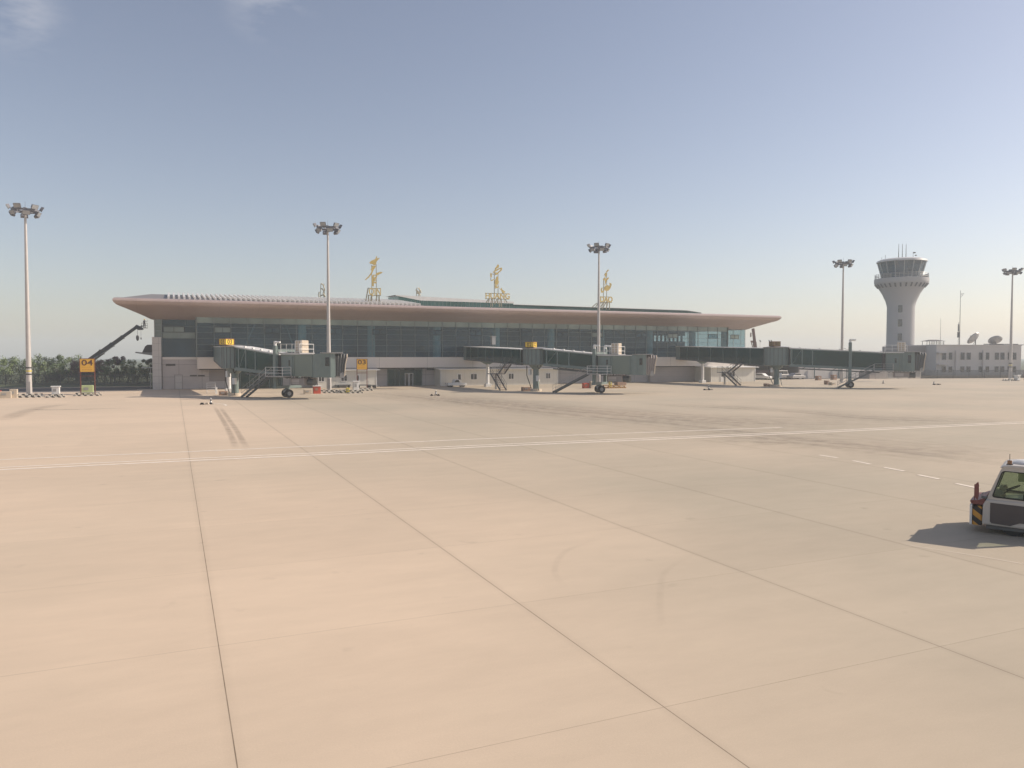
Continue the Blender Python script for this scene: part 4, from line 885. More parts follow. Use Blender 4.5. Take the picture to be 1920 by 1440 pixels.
    a = MB(); a.cbox(c0 + 1.7, c0 + 2.8, -.9, .3, tb + .201, tb + 1.7, .05); au = a.build('air_unit', 'beige', o)
    a = MB()
    for x in (c0 + 1.8, c0 + 2.25, c0 + 2.7): a.box(x - .03, x + .03, -.96, -.902, tb + .3, tb + 1.65)
    for z in (.3, .95, 1.6): a.box(c0 + 1.8, c0 + 2.7, -.95, -.903, tb + z, tb + z + .06)
    a.build('grille', 'white', au)
    # side platform and stairs
    zpf = bb + .05; x0p = P['px0']; x1p = P['px1']
    a = MB(); a.box(x0p, x1p, -3.1, -wb - .08, zpf - .12, zpf); a.build('side_platform', 'galv', o)
    a = MB()
    for x, y in ((x0p + .05, -3.05), ((x0p + x1p) / 2, -3.05), (x1p - .05, -3.05), (x1p - .05, -wb - .15)): a.tube((x, y, zpf), (x, y, zpf + 1.05), .03, n=6)
    for hz in (.35, .7, 1.05): a.tube((x0p, -3.05, zpf + hz), (x1p - .05, -3.05, zpf + hz), .028, n=6); a.tube((x1p - .05, -3.05, zpf + hz), (x1p - .05, -wb - .15, zpf + hz), .028, n=6)
    a.build('platform_rail', 'white' if not dark else 'galv', o)
    S, Tt, Rr = MB(), MB(), MB(); flight(S, Tt, (x0p, -2.55, zpf - .05), (P['sfoot'], -2.55, .06), .9, (0, 1, 0), 11, True, Rr)
    S.build('stringer', 'bdark', o); Tt.build('tread', 'bdark', o); Rr.build('stair_rail', 'galv', o)
    a = MB()
    for y in (-2.95, -2.15): a.tube((P['sfoot'] + .05, y - .06, .11), (P['sfoot'] + .05, y + .06, .11), .11, n=10)
    a.each('stair_castor', 'rubber', o)
    # cab and bellows
    e0, e1 = c1, P['c1']; cth = P.get('cang', 0.0); cc_, cs_ = math.cos(cth), math.sin(cth)
    def rc(mb):
        mb.v = [(e0 + .3 + (x - e0 - .3) * cc_ - y * cs_, (x - e0 - .3) * cs_ + y * cc_, z) for x, y, z in mb.v]; return mb
    a = MB(); outl = [(e0 + .02, -wb - .1), (e0 + (e1 - e0) * .6, -wb - .35), (e1, -wb - .2), (e1, wb + .2), (e0 + (e1 - e0) * .6, wb + .35), (e0 + .02, wb + .1)]
    a.prism(outl, bb - .1, tb + .12, lambda p_, q_, y: (p_, q_, y)); rc(a); a.lathe([(wb + .08, bb - .08), (wb + .08, tb + .1)], 28, (e0 + .3, 0)); cb_ = a.build('cab', 'bgrey', o, bevel=.0)
    a = MB(); a.prism([(e0 - .1, -wb - .25), (e0 + (e1 - e0) * .6, -wb - .5), (e1 + .9, -wb - .35), (e1 + .9, wb + .35), (e0 + (e1 - e0) * .6, wb + .5), (e0 - .1, wb + .25)], tb + .125, tb + .24, lambda p_, q_, y: (p_, q_, y)); rc(a); a.build('cab_roof', 'galv', o)
    a = MB(); xx = e0 + (e1 - e0) * .18; xe = e0 + (e1 - e0) * .5
    a.hexa([(xx, -wb - .22, bb + 1.25), (xe, -wb - .36, bb + 1.25), (xe, -wb - .33, bb + 1.25), (xx, -wb - .18, bb + 1.25)], [(xx, -wb - .22, tb - .35), (xe, -wb - .36, tb - .35), (xe, -wb - .33, tb - .35), (xx, -wb - .18, tb - .35)]); rc(a); a.build('cab_window', 'glassk', cb_)
    a = MB(); n_ = 9; be = P['bel']
    vs = []; fs = []
    for i in range(n_):
        f_ = i / (n_ - 1); x = e1 + .02 + be * f_; big = (.0 if i % 2 else .14); hw = wb + .05 + big; zt_ = tb + .0 + big - .12 * f_ ** 2; zb_ = bb + .05
        sl = .35 * f_
        for (yy, zz, dx) in ((-hw, zb_, sl), (-hw, (zb_ + zt_) / 2, sl * .7), (-hw, zt_ - .35, sl * .15), (-hw + .35, zt_, 0), (hw - .35, zt_, 0), (hw, zt_ - .35, sl * .15), (hw, (zb_ + zt_) / 2, sl * .7), (hw, zb_, sl)): vs.append((x - dx, yy, zz))
    for i in range(n_ - 1):
        for k in range(7): fs.append((i * 8 + k, i * 8 + k + 1, (i + 1) * 8 + k + 1, (i + 1) * 8 + k))
    a.add(vs, fs); rc(a); bo_ = a.build('bellows', P.get('belm', 'bdark'), o)
    sm_ = bo_.modifiers.new('th', 'SOLIDIFY'); sm_.thickness = .04
    a = MB(); L = vs[-8:]
    a.path([(v[0] + .03, v[1], v[2]) for v in L], .07, 6); rc(a); a.build('bellows_bumper', 'beige', o)
    a = MB(); a.box(e1 + .1, e1 + be - .4, -wb + .1, wb - .1, bb - .1, bb + .1); a.prism([(e1 + be - .9, bb - .15), (e1 + be - .3, bb - .15), (e1 + be - .45, bb + .55), (e1 + be - .75, bb + .4)], -wb - .2, -wb - .02); rc(a); a.build('cab_floor', 'galv', o)
    # rotunda equipment
    a = MB(); a.cbox(.45, .85, -.9, -.45, 1.5, 2.3, .03); a.cbox(-.95, -.6, -.7, -.2, 2.4, 3.2, .03); a.each('control_box', 'white', o)
    a = MB(); a.tube((-1.3, -.4, zb - .1), (-1.3, -.4, zb - 1.5), .06, n=6); a.tube((-1.3, -.4, zb - 1.5), (-.5, -.5, .4), .06, n=6); a.path([(.6, -.8, zb), (.75, -.9, zb - .35), (.95, -.9, zb - .5), (1.15, -.9, zb - .35), (1.2, -.8, zb)], .05); a.path([(.5, -.7, 2.3), (.7, -.9, 1.2), (.9, -.9, .15)], .05); a.build('cable', 'rubber' if not dark else 'bdark', o)
    return o
bridge(b1, G(548, 745.5), '03', 'nearest boarding bridge with paired 03 signs and dark glass tunnel', R(-33),
       dict(rt=6.35, rb=3.45, rr=1.55, a1=9.0, ta0=6.3, ta1=5.3, ba0=3.35, ba1=2.75, posts=(2.15, 3.4, 5.0), b0=9.4, b1=14.6, tb=5.28, bb=2.66, post=8.95, ptop=6.35, px0=8.4, px1=11.2, sfoot=4.3, cang=R(46), c1=16.0, bel=1.35))
bridge(b2, G(1126, 736.5), '02', 'middle boarding bridge with the 02 sign and teal glass tunnel', R(-25),
       dict(rt=6.2, rb=3.8, rr=1.9, a1=9.9, ta0=6.15, ta1=5.4, ba0=3.75, ba1=3.15, posts=(2.4, 4.1, 5.9), b0=10.3, b1=15.2, tb=5.15, bb=2.66, post=10.0, ptop=6.1, px0=9.4, px1=12.4, sfoot=4.2, cang=R(32), c1=16.3, bel=1.4, belm='bwall', wang=R(40)))
bridge(b3, G(1597, 727), '01', 'farthest boarding bridge standing before the control tower', R(15),
       dict(rt=6.6, rb=3.5, rr=2.1, a1=16.0, ta0=6.45, ta1=5.7, ba0=3.45, ba1=2.85, posts=(2.4, 4.0, 5.6), b0=16.3, b1=18.8, tb=5.6, bb=2.8, post=11.2, ptop=7.3, px0=14.6, px1=17.4, sfoot=9.4, cang=R(14), c1=20.0, bel=1.6, wang=R(10)), dark=True)

# ---------------------------------------------------------------- control tower
TW = AT(1687, 228); tow = thing('control_tower', 'tall white flared control tower with a glazed cab, right of the terminal', 'control tower', (TW.x, TW.y, 0), R(14))
k = 228 / FPX
def wz(py): return CAMH + (669 - py) * k
a = MB(); a.lathe([(24 * k, 0), (23.6 * k, wz(576)), (26 * k, wz(566)), (32 * k, wz(552)), (38.5 * k, wz(541)), (45.5 * k, wz(533)), (46.2 * k, wz(530)), (46.2 * k, wz(524)), (44.5 * k, wz(523.5)), (30 * k, wz(522))], 48); a.build('shaft', 'towerw', tow, True)
a = MB(); a.lathe([(33 * k, wz(523)), (35 * k, wz(514)), (41 * k, wz(493.5))], 16, (0, 0), R(11)); cg = a.build('cab_glazing', 'glassb', tow)
a = MB()
for i in range(16):
    t0 = R(11) + 2 * math.pi * i / 16; a.beam((33.3 * k * math.cos(t0), 33.3 * k * math.sin(t0), wz(523)), (41.3 * k * math.cos(t0), 41.3 * k * math.sin(t0), wz(493.5)), .16)
a.build('cab_mullion', 'mulll', cg)
a = MB(); a.lathe([(40.5 * k, wz(493.6)), (43 * k, wz(493)), (42 * k, wz(490)), (36 * k, wz(487.5)), (20 * k, wz(486))], 40); a.build('cab_roof', 'roofmetal', tow, True)
a = MB(); N = 40
for i in range(N):
    t0, t1 = 2 * math.pi * i / N, 2 * math.pi * (i + 1) / N; r_ = 45 * k
    for z in (wz(521), wz(518), wz(515.5)): a.tube((r_ * math.cos(t0), r_ * math.sin(t0), z), (r_ * math.cos(t1), r_ * math.sin(t1), z), .05, n=5)
    a.tube((r_ * math.cos(t0), r_ * math.sin(t0), wz(524)), (r_ * math.cos(t0), r_ * math.sin(t0), wz(515.5)), .05, n=5)
a.build('balcony_rail', 'galv', tow)
for s in (R(195), R(-15)):
    a = MB(); r_ = 44.3 * k
    for i in range(6):
        t0, t1 = s + R(4) * i - R(12), s + R(4) * (i + 1) - R(12); a.beam((r_ * math.cos(t0), r_ * math.sin(t0), wz(519.5)), (r_ * math.cos(t1), r_ * math.sin(t1), wz(519.5)), .08, 7 * k)
    a.build('balcony_screen', 'bdark', tow)
for i in range(30):
    t0 = 2 * math.pi * i / 30; c = Vector((math.cos(t0), math.sin(t0), 0)); sd_ = Vector((-c.y, c.x, 0)) * .22
    lo = c * (39.6 * k) + Vector((0, 0, wz(540.5))); hi = c * (45.1 * k) + Vector((0, 0, wz(534))); n2 = Vector((c.x * .8, c.y * .8, -.6)) * .12
    a = MB(); a.hexa([lo - sd_, lo + sd_, lo + sd_ + n2, lo - sd_ + n2], [hi - sd_, hi + sd_, hi + sd_ + n2, hi - sd_ + n2]); a.build('vent_slot', 'bdark', tow)
for py in (578, 604, 630, 655):
    t0 = math.atan2(-1, -.55) - R(14); rr = 23.9 * k; c = Vector((math.cos(t0), math.sin(t0), 0)); sd_ = Vector((-c.y, c.x, 0)) * .55
    z0, z1 = wz(py + 9), wz(py - 4); a = MB(); q = c * (rr - .15); a.hexa([q - sd_ + Vector((0, 0, z0)), q + sd_ + Vector((0, 0, z0)), q + sd_ + c * .22 + Vector((0, 0, z0)), q - sd_ + c * .22 + Vector((0, 0, z0))], [q - sd_ + Vector((0, 0, z1)), q + sd_ + Vector((0, 0, z1)), q + sd_ + c * .22 + Vector((0, 0, z1)), q - sd_ + c * .22 + Vector((0, 0, z1))]); a.build('window', 'glassk', tow)
a = MB()
for x, y, t_ in ((-7, 0, 459), (2, 1, 458), (7.5, -2, 458.5)): a.tube((x * k, y * k, wz(487)), (x * k, y * k, wz(t_)), .12, .05, 6)
a.tube((25 * k, 0, wz(489)), (25 * k, 0, wz(473)), .05, n=5); a.tube((-36 * k, 0, wz(489)), (-36 * k, 0, wz(480)), .05, n=5); a.tube((-28 * k, 3, wz(489)), (-28 * k, 3, wz(482)), .05, n=5); a.build('antenna', 'bdark', tow)
a = MB(); a.beam((40 * k, -3 * k, wz(490)), (44 * k, -4 * k, wz(488.5)), .3); a.lathe([(.35, wz(475)), (.35, wz(473))], 8, (28 * k, 0)); a.lathe([(.3, wz(479.6)), (.3, wz(478))], 8, (31 * k, 0)); a.build('roof_lamp', 'bdark', tow)
a = MB(); random.seed(11)
for i in range(26):
    t0 = R(200) + R(5) * i * .85; r_ = 30 * k; x, y = r_ * math.cos(t0), r_ * math.sin(t0); h = random.uniform(.3, 1.1); a.box(x - .25, x + .25, y - .2, y + .2, wz(515), wz(515) + h)
a.build('console', 'white', tow)

# ---------------------------------------------------------------- office block
OFD = 205.0; oc = AT(1755, OFD); offm = R(6); of = thing('office_block', 'pale two-storey office block with paired windows at the right edge', 'office building', (oc.x, oc.y, 0), offm)
ko = OFD / FPX; oh = CAMH + (669 - 648) * ko; ow = 162 * ko * 1.06
a = MB(); a.box(0, ow, 0, 16, 0, oh); a.build('wall', 'officew', of)
a = MB(); a.box(-5.4, -.003, 4.5, 16, 0, oh - .05); a.build('side_wing', 'bwall', of)
a = MB(); a.box(-.15, ow + .15, -.15, 16.1, oh + .002, oh + .25); a.build('parapet', 'officew', of)
a = MB()
for px in (1794, 1847, 1900): a.box((px - 1755) * ko * 1.03 - .35, (px - 1755) * ko * 1.03 + .35, -.45, -.003, 0, oh - 1.3)
a.each('pilaster', 'officew', of)
def wd_(px, w, z0, z1, m='glassk'):
    x = (px - 1755) * ko * 1.03; f = MB(); q = .07; f.box(x - w / 2, x + w / 2, -.10, -.004, z0, z0 + q); f.box(x - w / 2, x + w / 2, -.10, -.004, z1 - q, z1); f.box(x - w / 2, x - w / 2 + q, -.10, -.004, z0 + q, z1 - q); f.box(x + w / 2 - q, x + w / 2, -.10, -.004, z0 + q, z1 - q)
    o_ = f.build('window', 'bwall', of); p_ = MB(); p_.box(x - w / 2 + q, x + w / 2 - q, -.05, -.003, z0 + q, z1 - q); p_.build('pane', m, o_)
for px in (1770, 1782, 1806, 1818, 1842, 1854.5, 1873.5, 1884.5, 1899, 1908): 
    wd_(px, 8.2 * ko, HZ(674.5, OFD), HZ(661, OFD)); wd_(px, 8.2 * ko, HZ(698, OFD), HZ(687, OFD))
a = MB(); a.box(-.2, 2.6, -1.5, -.003, HZ(684, OFD), HZ(682, OFD)); a.box(-.2, 2.6, -1.5, -.02, HZ(662, OFD), HZ(660.5, OFD)); a.box(-.1, .1, -1.45, -1.3, HZ(682, OFD), HZ(662, OFD)); a.box(2.3, 2.5, -1.45, -1.3, 0, HZ(662, OFD)); a.build('balcony', 'officew', of)
# roof terrace shelter
sh = thing('roof_shelter', 'small open pavilion shelter on the office block roof', 'shelter', (AT(1755, 212).x, 212, oh), R(6)); ks = 212 / FPX
a = MB(); W_ = 17 * ks; zt_ = 9 * ks
for x in (-W_ * .85, -W_ * .3, W_ * .3, W_ * .85):
    for y in (0, 3): a.tube((x, y, 0), (x, y, zt_), .07, n=6)
a.build('post', 'fence', sh)
a = MB(); a.add([(-W_, -.6, zt_), (W_, -.6, zt_), (W_, 3.6, zt_), (-W_, 3.6, zt_), (-W_ * .45, 1.5, zt_ + .42), (W_ * .45, 1.5, zt_ + .42)], [(0, 1, 5, 4), (1, 2, 5), (2, 3, 4, 5), (3, 0, 4), (3, 2, 1, 0)]); a.build('roof', 'slate', sh)
a = MB()
for z in (.35, .65, .95): a.tube((-W_ * .85, 0, z), (W_ * .85, 0, z), .035, n=5)
a.build('rail', 'fence', sh)
# satellite dishes
def dish(px, Y, w, az, el, label, zc):
    o = thing('satellite_dish', label, 'satellite dish', (AT(px, Y).x, Y, oh + .25), 0, 'satellite dishes on the office block roof'); h = zc - oh - .25
    d = Vector((math.cos(az) * math.cos(el), math.sin(az) * math.cos(el), math.sin(el))); s = d.cross(Vector((0, 0, 1))).normalized(); u = s.cross(d); c = Vector((0, 0, h)); vs = []; fs = []; n_ = 24; rr = 5
    for j in range(rr + 1):
        r_ = w / 2 * j / rr; dep = .32 * w * (r_ / (w / 2)) ** 2 * .6
        for i in range(n_): t0 = 2 * math.pi * i / n_; vs.append(c + s * r_ * math.cos(t0) + u * r_ * math.sin(t0) + d * dep)
    for j in range(rr):
        for i in range(n_): fs.append((j * n_ + i, j * n_ + (i + 1) % n_, (j + 1) * n_ + (i + 1) % n_, (j + 1) * n_ + i))
    a = MB(); a.add(vs, fs); q = a.build('reflector', 'galv', o, True, weld=True); m_ = q.modifiers.new('th', 'SOLIDIFY'); m_.thickness = .06
    a = MB(); a.tube((0, 0, 0), c - d * .1, .16, .10, 8); a.tube((-.5, .3, 0), c - d * .1, .05, n=6); a.build('mount', 'bdark', o)
    a = MB()
    for t0 in (0, 2.1, 4.2): a.tube(c + s * w / 2 * math.cos(t0) + u * w / 2 * math.sin(t0) + d * .19 * w, c + d * w * .42, .03, n=5)
    a.tube(c + d * w * .38, c + d * w * .46, .12, n=8); a.build('feed', 'bdark', o)
dish(1827.5, 212, 3.9, R(120), R(38), 'larger satellite dish tilted sideways on the office roof', HZ(637, 212))
dish(1866, 214, 3.6, R(80), R(50), 'smaller rounder satellite dish, right of the tilted one', HZ(641, 214))
rl = thing('roof_equipment', 'low dark steel frame on the office roof beside the smaller dish', 'roof equipment', (AT(1870, 210).x, 210, oh + .25), R(6))
a = MB(); a.box(-4, 6, 0, .3, .1, .3); a.box(-1, 2, .4, 2, 0, .32); a.box(5, 9, .2, .6, .0, .12); a.build('frame', 'fence', rl)
def amast(px, Y, ytop, label, z0, r=.11, br=True):
    o = thing('antenna_mast', label, 'antenna mast', (AT(px, Y).x, Y, z0)); h = HZ(ytop, Y) - z0
    a = MB(); a.tube((0, 0, 0), (0, 0, h), r, r * .45, 8); a.build('pole', 'fence', o)
    if br:
        a = MB(); a.beam((0, 0, h - .9), (1.0, 0, h - .9), .07); a.beam((0, 0, h - 2.0), (.9, 0, h - .9), .06); a.beam((.25, 0, h - 1.0), (.5, 0, h - 1.4), .06); a.build('bracket', 'fence', o)
        a = MB(); a.tube((-.35, 0, 0), (-.35, 0, h * .42), .05, n=6); a.box(-.6, -.2, -.15, .15, h * .14, h * .24); a.box(-.5, -.25, -.12, .12, h * .25, h * .38); a.build('aerial_box', 'fence', o)
amast(1798, 214, 545, 'tall thin antenna mast with a triangular bracket on the office roof', oh + .25)
amast(1762, 214, 597, 'short thin antenna rising through the roof shelter', oh + .25, .06, False)

# ---------------------------------------------------------------- fences
def fence(p0, p1, h, label, m, pitch=.16, post=3.0, r=.018, rails=(.12, .95), group=None, solid=None):
    d = p1 - p0; L = d.length; o = thing('fence', label, 'fence', (p0.x, p0.y, 0), math.atan2(d.y, d.x)); a = MB(); n_ = int(L / pitch)
    for i in range(n_): x = i * pitch; a.box(x - r, x + r, -r, r, .05, h)
    for f_ in rails: a.box(0, L, -.02 - r, -r - .001, h * f_ - .02, h * f_ + .02)
    a.build('panel', m, o)
    i = 0
    for i in range(int(L / post) + 1): b_ = MB(); b_.box(i * post - .05, i * post + .05, r + .001, r + .1, 0, h + .08); b_.build('post', m, o)
    if solid: b_ = MB(); b_.box(0, L, .12, .2, 0, h * solid); b_.build('base_wall', 'beige', o)
fence(Vector((-118, 130, 0)), Vector((-57, 137.5, 0)), 1.9, 'dark picket fence before the trees at the left', 'fence', .17, 3.0, .022)
fence(AT(1643, 172), AT(1727, 176), 1.95, 'pale picket fence in front of the tower base', 'fencel', .22, 3.2, .03)
fence(AT(1727.5, 177), AT(1960, 183), 1.9, 'grey mesh fence in front of the office block', 'fence', .12, 4.2, .016, (.1, .5, .97), solid=.35)
def verge(): 
    a = MB(); a.add([(-340, 13.31, 0), (-60.3, 13.31, 0), (-60.3, 60, 0), (-340, 60, 0)], [(0, 1, 2, 3)]); o = a.build('verge', 'grass', loc=F(0, 0, .0), rz=ANG); tag(o, kind='structure')
verge()

# ---------------------------------------------------------------- trees
def tree(x, y, h, w, lm, label, seed, trunkh=.28, n_=1500):
    rnd = random.Random(seed); h *= rnd.uniform(.9, 1.13); w *= rnd.uniform(.85, 1.1); o = thing('tree', label, 'tree', (x, y, 0), 0, 'trees behind the picket fence')
    a = MB(); a.tube((0, 0, 0), (.05, 0, h * trunkh), .14, .10, 8); 
    for i in range(6):
        t0 = rnd.uniform(0, 6.28); a.tube((.05, 0, h * trunkh * rnd.uniform(.7, 1)), (w * .32 * math.cos(t0), w * .32 * math.sin(t0), h * rnd.uniform(.55, .85)), .06, .02, 5)
    a.build('trunk', 'bark', o)
    cl = []
    for i in range(16):
        t0 = rnd.uniform(0, 6.28); zz = rnd.uniform(.28, .97); rr = w / 2 * math.sqrt(max(0.05, 1 - ((zz - .55) / .5) ** 2)) * rnd.uniform(.35, .95)
        cl.append((Vector((rr * math.cos(t0), rr * math.sin(t0), zz * h)), rnd.uniform(.35, .8) * w * .26))
    a = MB()
    for i in range(n_):
        c, r_ = cl[rnd.randrange(len(cl))]; v = Vector((rnd.gauss(0, 1), rnd.gauss(0, 1), rnd.gauss(0, 1))); v.normalize(); p = c + v * r_ * rnd.uniform(.55, 1.1)
        nrm = (v + Vector((rnd.uniform(-.7, .7), rnd.uniform(-.7, .7), rnd.uniform(-.3, .9)))).normalized(); s = nrm.cross(Vector((rnd.uniform(-1, 1), rnd.uniform(-1, 1), .3))).normalized(); u = nrm.cross(s); q = rnd.uniform(.09, .19)
        a.add([p - s * q, p - u * q * .5, p + s * q, p + u * q * .5], [(0, 1, 2, 3)])
    me = bpy.data.meshes.new('crown'); me.from_pydata(a.v, [], a.f); me.materials.append(M[lm]); c_ = bpy.data.objects.new('crown', me); COL.objects.link(c_); c_.parent = o
trs = [(-14, 146, 5.0, 5.0, 'leaf0', 'rounded mid green tree cut by the left edge'), (12, 143, 4.9, 4.6, 'leaf2', 'fresh green tree just left of the nearest mast'), (38, 145, 5.1, 4.8, 'leaf0', 'mid green tree right behind the nearest mast'),
       (64, 144, 4.6, 4.2, 'leaf2', 'lower fresh green tree just right of the nearest mast'), (88, 147, 4.9, 3.6, 'leaf1', 'dark green tree behind the small white cabinet'), (108, 144, 4.7, 3.6, 'leaf0', 'mid green tree between the white cabinet and the 04 sign'),
       (128, 148, 5.2, 4.4, 'leaf2', 'tallest fresh green tree just left of the 04 sign'), (148, 143, 4.4, 3.4, 'leaf3', 'reddish tree behind the left edge of the 04 sign'), (170, 146, 4.3, 3.8, 'leaf3', 'reddish low tree directly behind the 04 sign'),
       (196, 147, 5.0, 3.6, 'leaf3', 'purplish tree right of the 04 sign'), (207, 143, 4.0, 3.6, 'leaf0', 'low green tree in front of the purplish one'), (224, 149, 4.6, 3.4, 'leaf3', 'low purplish tree between the sign and the palm-like crown'),
       (240, 145, 4.9, 3.2, 'leaf2', 'spiky fresh green tree under the crane boom tip'), (258, 144, 4.0, 3.2, 'leaf0', 'low green tree left of the terminal corner'), (276, 147, 4.7, 3.8, 'leaf1', 'dark tree touching the terminal corner')]
for i, (px, Y, h, w, lm, lb) in enumerate(trs): p = AT(px, Y); tree(p.x, p.y, h, w, lm, lb, 100 + i)
hd = MB(); random.seed(5)
for i in range(9000):
    x = random.uniform(-112, -62); y = 139.5 + (x + 110) * .11 + random.gauss(0, .5); z = random.uniform(.05, 2.1); s = random.uniform(.09, .2); a0 = random.uniform(0, 6.28); hd.add([(x, y, z), (x + s * math.cos(a0), y + s * math.sin(a0), z + s * .3), (x + s * .6 * math.cos(a0), y + s * .6 * math.sin(a0), z + s), (x - s * .3, y, z + s * .7)], [(0, 1, 2, 3)])
me = bpy.data.meshes.new('undergrowth'); me.from_pydata(hd.v, [], hd.f); me.materials.append(M['leaf1']); uo = bpy.data.objects.new('undergrowth', me); COL.objects.link(uo); tag(uo, 'dark undergrowth between the fence and the trees', 'undergrowth', kind='stuff')

# ---------------------------------------------------------------- pavilion roof building beyond the terminal's left end
pv = thing('pavilion', 'dark building roof with upturned eaves peeping past the terminal left corner', 'pavilion', F(TL + 1.0, 34), ANG); kp = F(TL, 34).y / FPX
def pz(py): return CAMH + (669 - py) * kp
a = MB(); a.prism([(-3.4, pz(661)), (-2.9, pz(650)), (-2.5, pz(647)), (8, pz(647)), (8, pz(661))], -4, 4); a.build('roof', 'slate', pv)
a = MB(); a.prism([(-4.6, pz(662)), (-4.5, pz(659.8)), (-3.4, pz(661.02)), (8, pz(661.02)), (8, pz(672)), (-.4, pz(672)), (-1.2, pz(667.5))], -3.9, 3.9); a.build('eave', 'galv', pv)
a = MB(); a.box(.2, 8, -3.5, 3.5, 0, pz(672.1)); a.build('wall', 'bdark', pv)
a = MB()
for x, z0, z1 in ((-1.0, 647, 642), (.4, 647, 645)): a.prism([(x - .25, pz(z0)), (x + .3, pz(z0)), (x + .12, pz(z1)), (x - .15, pz(z1))], -.25, .25)
a.build('ridge_ornament', 'slate', pv)
cn = thing('canopy', 'thin flat canopy edge sticking out left of the terminal corner', 'canopy', F(TL - .05, 6), ANG); a = MB(); zz = HZ(690, F(TL, 6).y); a.box(-1.7, 0, -.5, .5, zz, zz + .13); a.build('slab', 'mulll', cn)
a = MB(); a.tube((-.4, 0, 0), (-.4, 0, zz), .06, n=6); a.build('post', 'galv', cn)

# ---------------------------------------------------------------- cranes
CY = 158.0; cb_ = AT(120, CY); crn = thing('mobile_crane', 'dark telescopic crane reaching from behind the 04 sign to the terminal corner', 'crane', (cb_.x, CY, 0)); kc = CY / FPX
def cp(px, py, y=0): return Vector(((px - 120) * kc, y, CAMH + (669 - py) * kc))
P0 = cp(135, 700); P1 = cp(258, 613)
for i, (a0, a1, w) in enumerate(((0, .46, .95), (.42, .62, .8), (.58, .78, .66), (.74, 1.0, .54))):
    a = MB(); a.beam(P0.lerp(P1, a0), P0.lerp(P1, a1), w * .8, w); a.beam(P0.lerp(P1, a1) - (P1 - P0).normalized() * .1, P0.lerp(P1, a1) + (P1 - P0).normalized() * .1, w * .95, w * 1.18); a.build('boom', 'crane', crn)
a = MB(); a.prism([((cp(256, 0).x), cp(0, 616).z), (cp(262, 0).x, cp(0, 619).z), (cp(270, 0).x, cp(0, 618).z), (cp(268, 0).x, cp(0, 615).z), (cp(258, 0).x, cp(0, 609).z)], -.25, .25); a.beam(cp(258, 612), cp(270, 612), .1); a.beam(cp(266, 610, .0), cp(268, 619), .1); a.build('boom_head', 'crane', crn)
a = MB(); a.tube(cp(152, 692, -.5), cp(186, 668, -.5), .16, n=8); a.tube(cp(180, 672, -.5), cp(212, 652, -.5), .06, n=6); a.build('lift_cylinder', 'galv', crn, True)
a = MB(); a.tube(cp(259, 616), cp(259, 629), .03, n=5); a.tube(cp(265.5, 616), cp(265.5, 633), .02, n=5); a.build('rope', 'crane', crn)
a = MB(); a.lathe([(.12, cp(0, 639).z), (.28, cp(0, 636).z), (.30, cp(0, 632).z), (.2, cp(0, 629).z)], 10, (cp(259, 0).x, 0)); a.lathe([(.06, cp(0, 637).z), (.14, cp(0, 634.5).z), (.05, cp(0, 632.5).z)], 8, (cp(265.5, 0).x, 0)); a.build('hook_block', 'crane', crn)
a = MB(); a.cbox(-3.5, 6.0, -1.3, 1.3, .8, 1.6, .1); a.cbox(4.6, 6.4, -1.3, 0, 1.61, 3.0, .2); a.cbox(-1, 2.6, -1.0, 1.0, 1.61, 2.4, .1); a.build('carrier', 'crane', crn)
for i, x in enumerate((-2.6, -1.3, 3.6, 5.2)):
    a = MB(); a.tube((x, -1.35, .6), (x, 1.35, .6), .6, n=18); a.build('wheel', 'rubber', crn, True)
bk = thing('work_basket', 'small work basket hanging off the dark crane tip, carrying a worker', 'work basket', (AT(272.5, CY).x, CY, HZ(615.5, CY))); a = MB()
a.box(-.45, .45, -.4, .4, 0, .1); 
for x in (-.42, .42):
    for y in (-.37, .37): a.tube((x, y, .1), (x, y, 1.05), .03, n=5)
for z in (.55, 1.05):
    for y in (-.37, .37): a.tube((-.42, y, z), (.42, y, z), .03, n=5)
    for x in (-.42, .42): a.tube((x, -.37, z), (x, .37, z), .03, n=5)
a.build('cage', 'crane', bk); a = MB(); a.tube((-.42, 0, .3), (-.95, 0, .25), .06, n=6); a.build('arm', 'crane', bk)
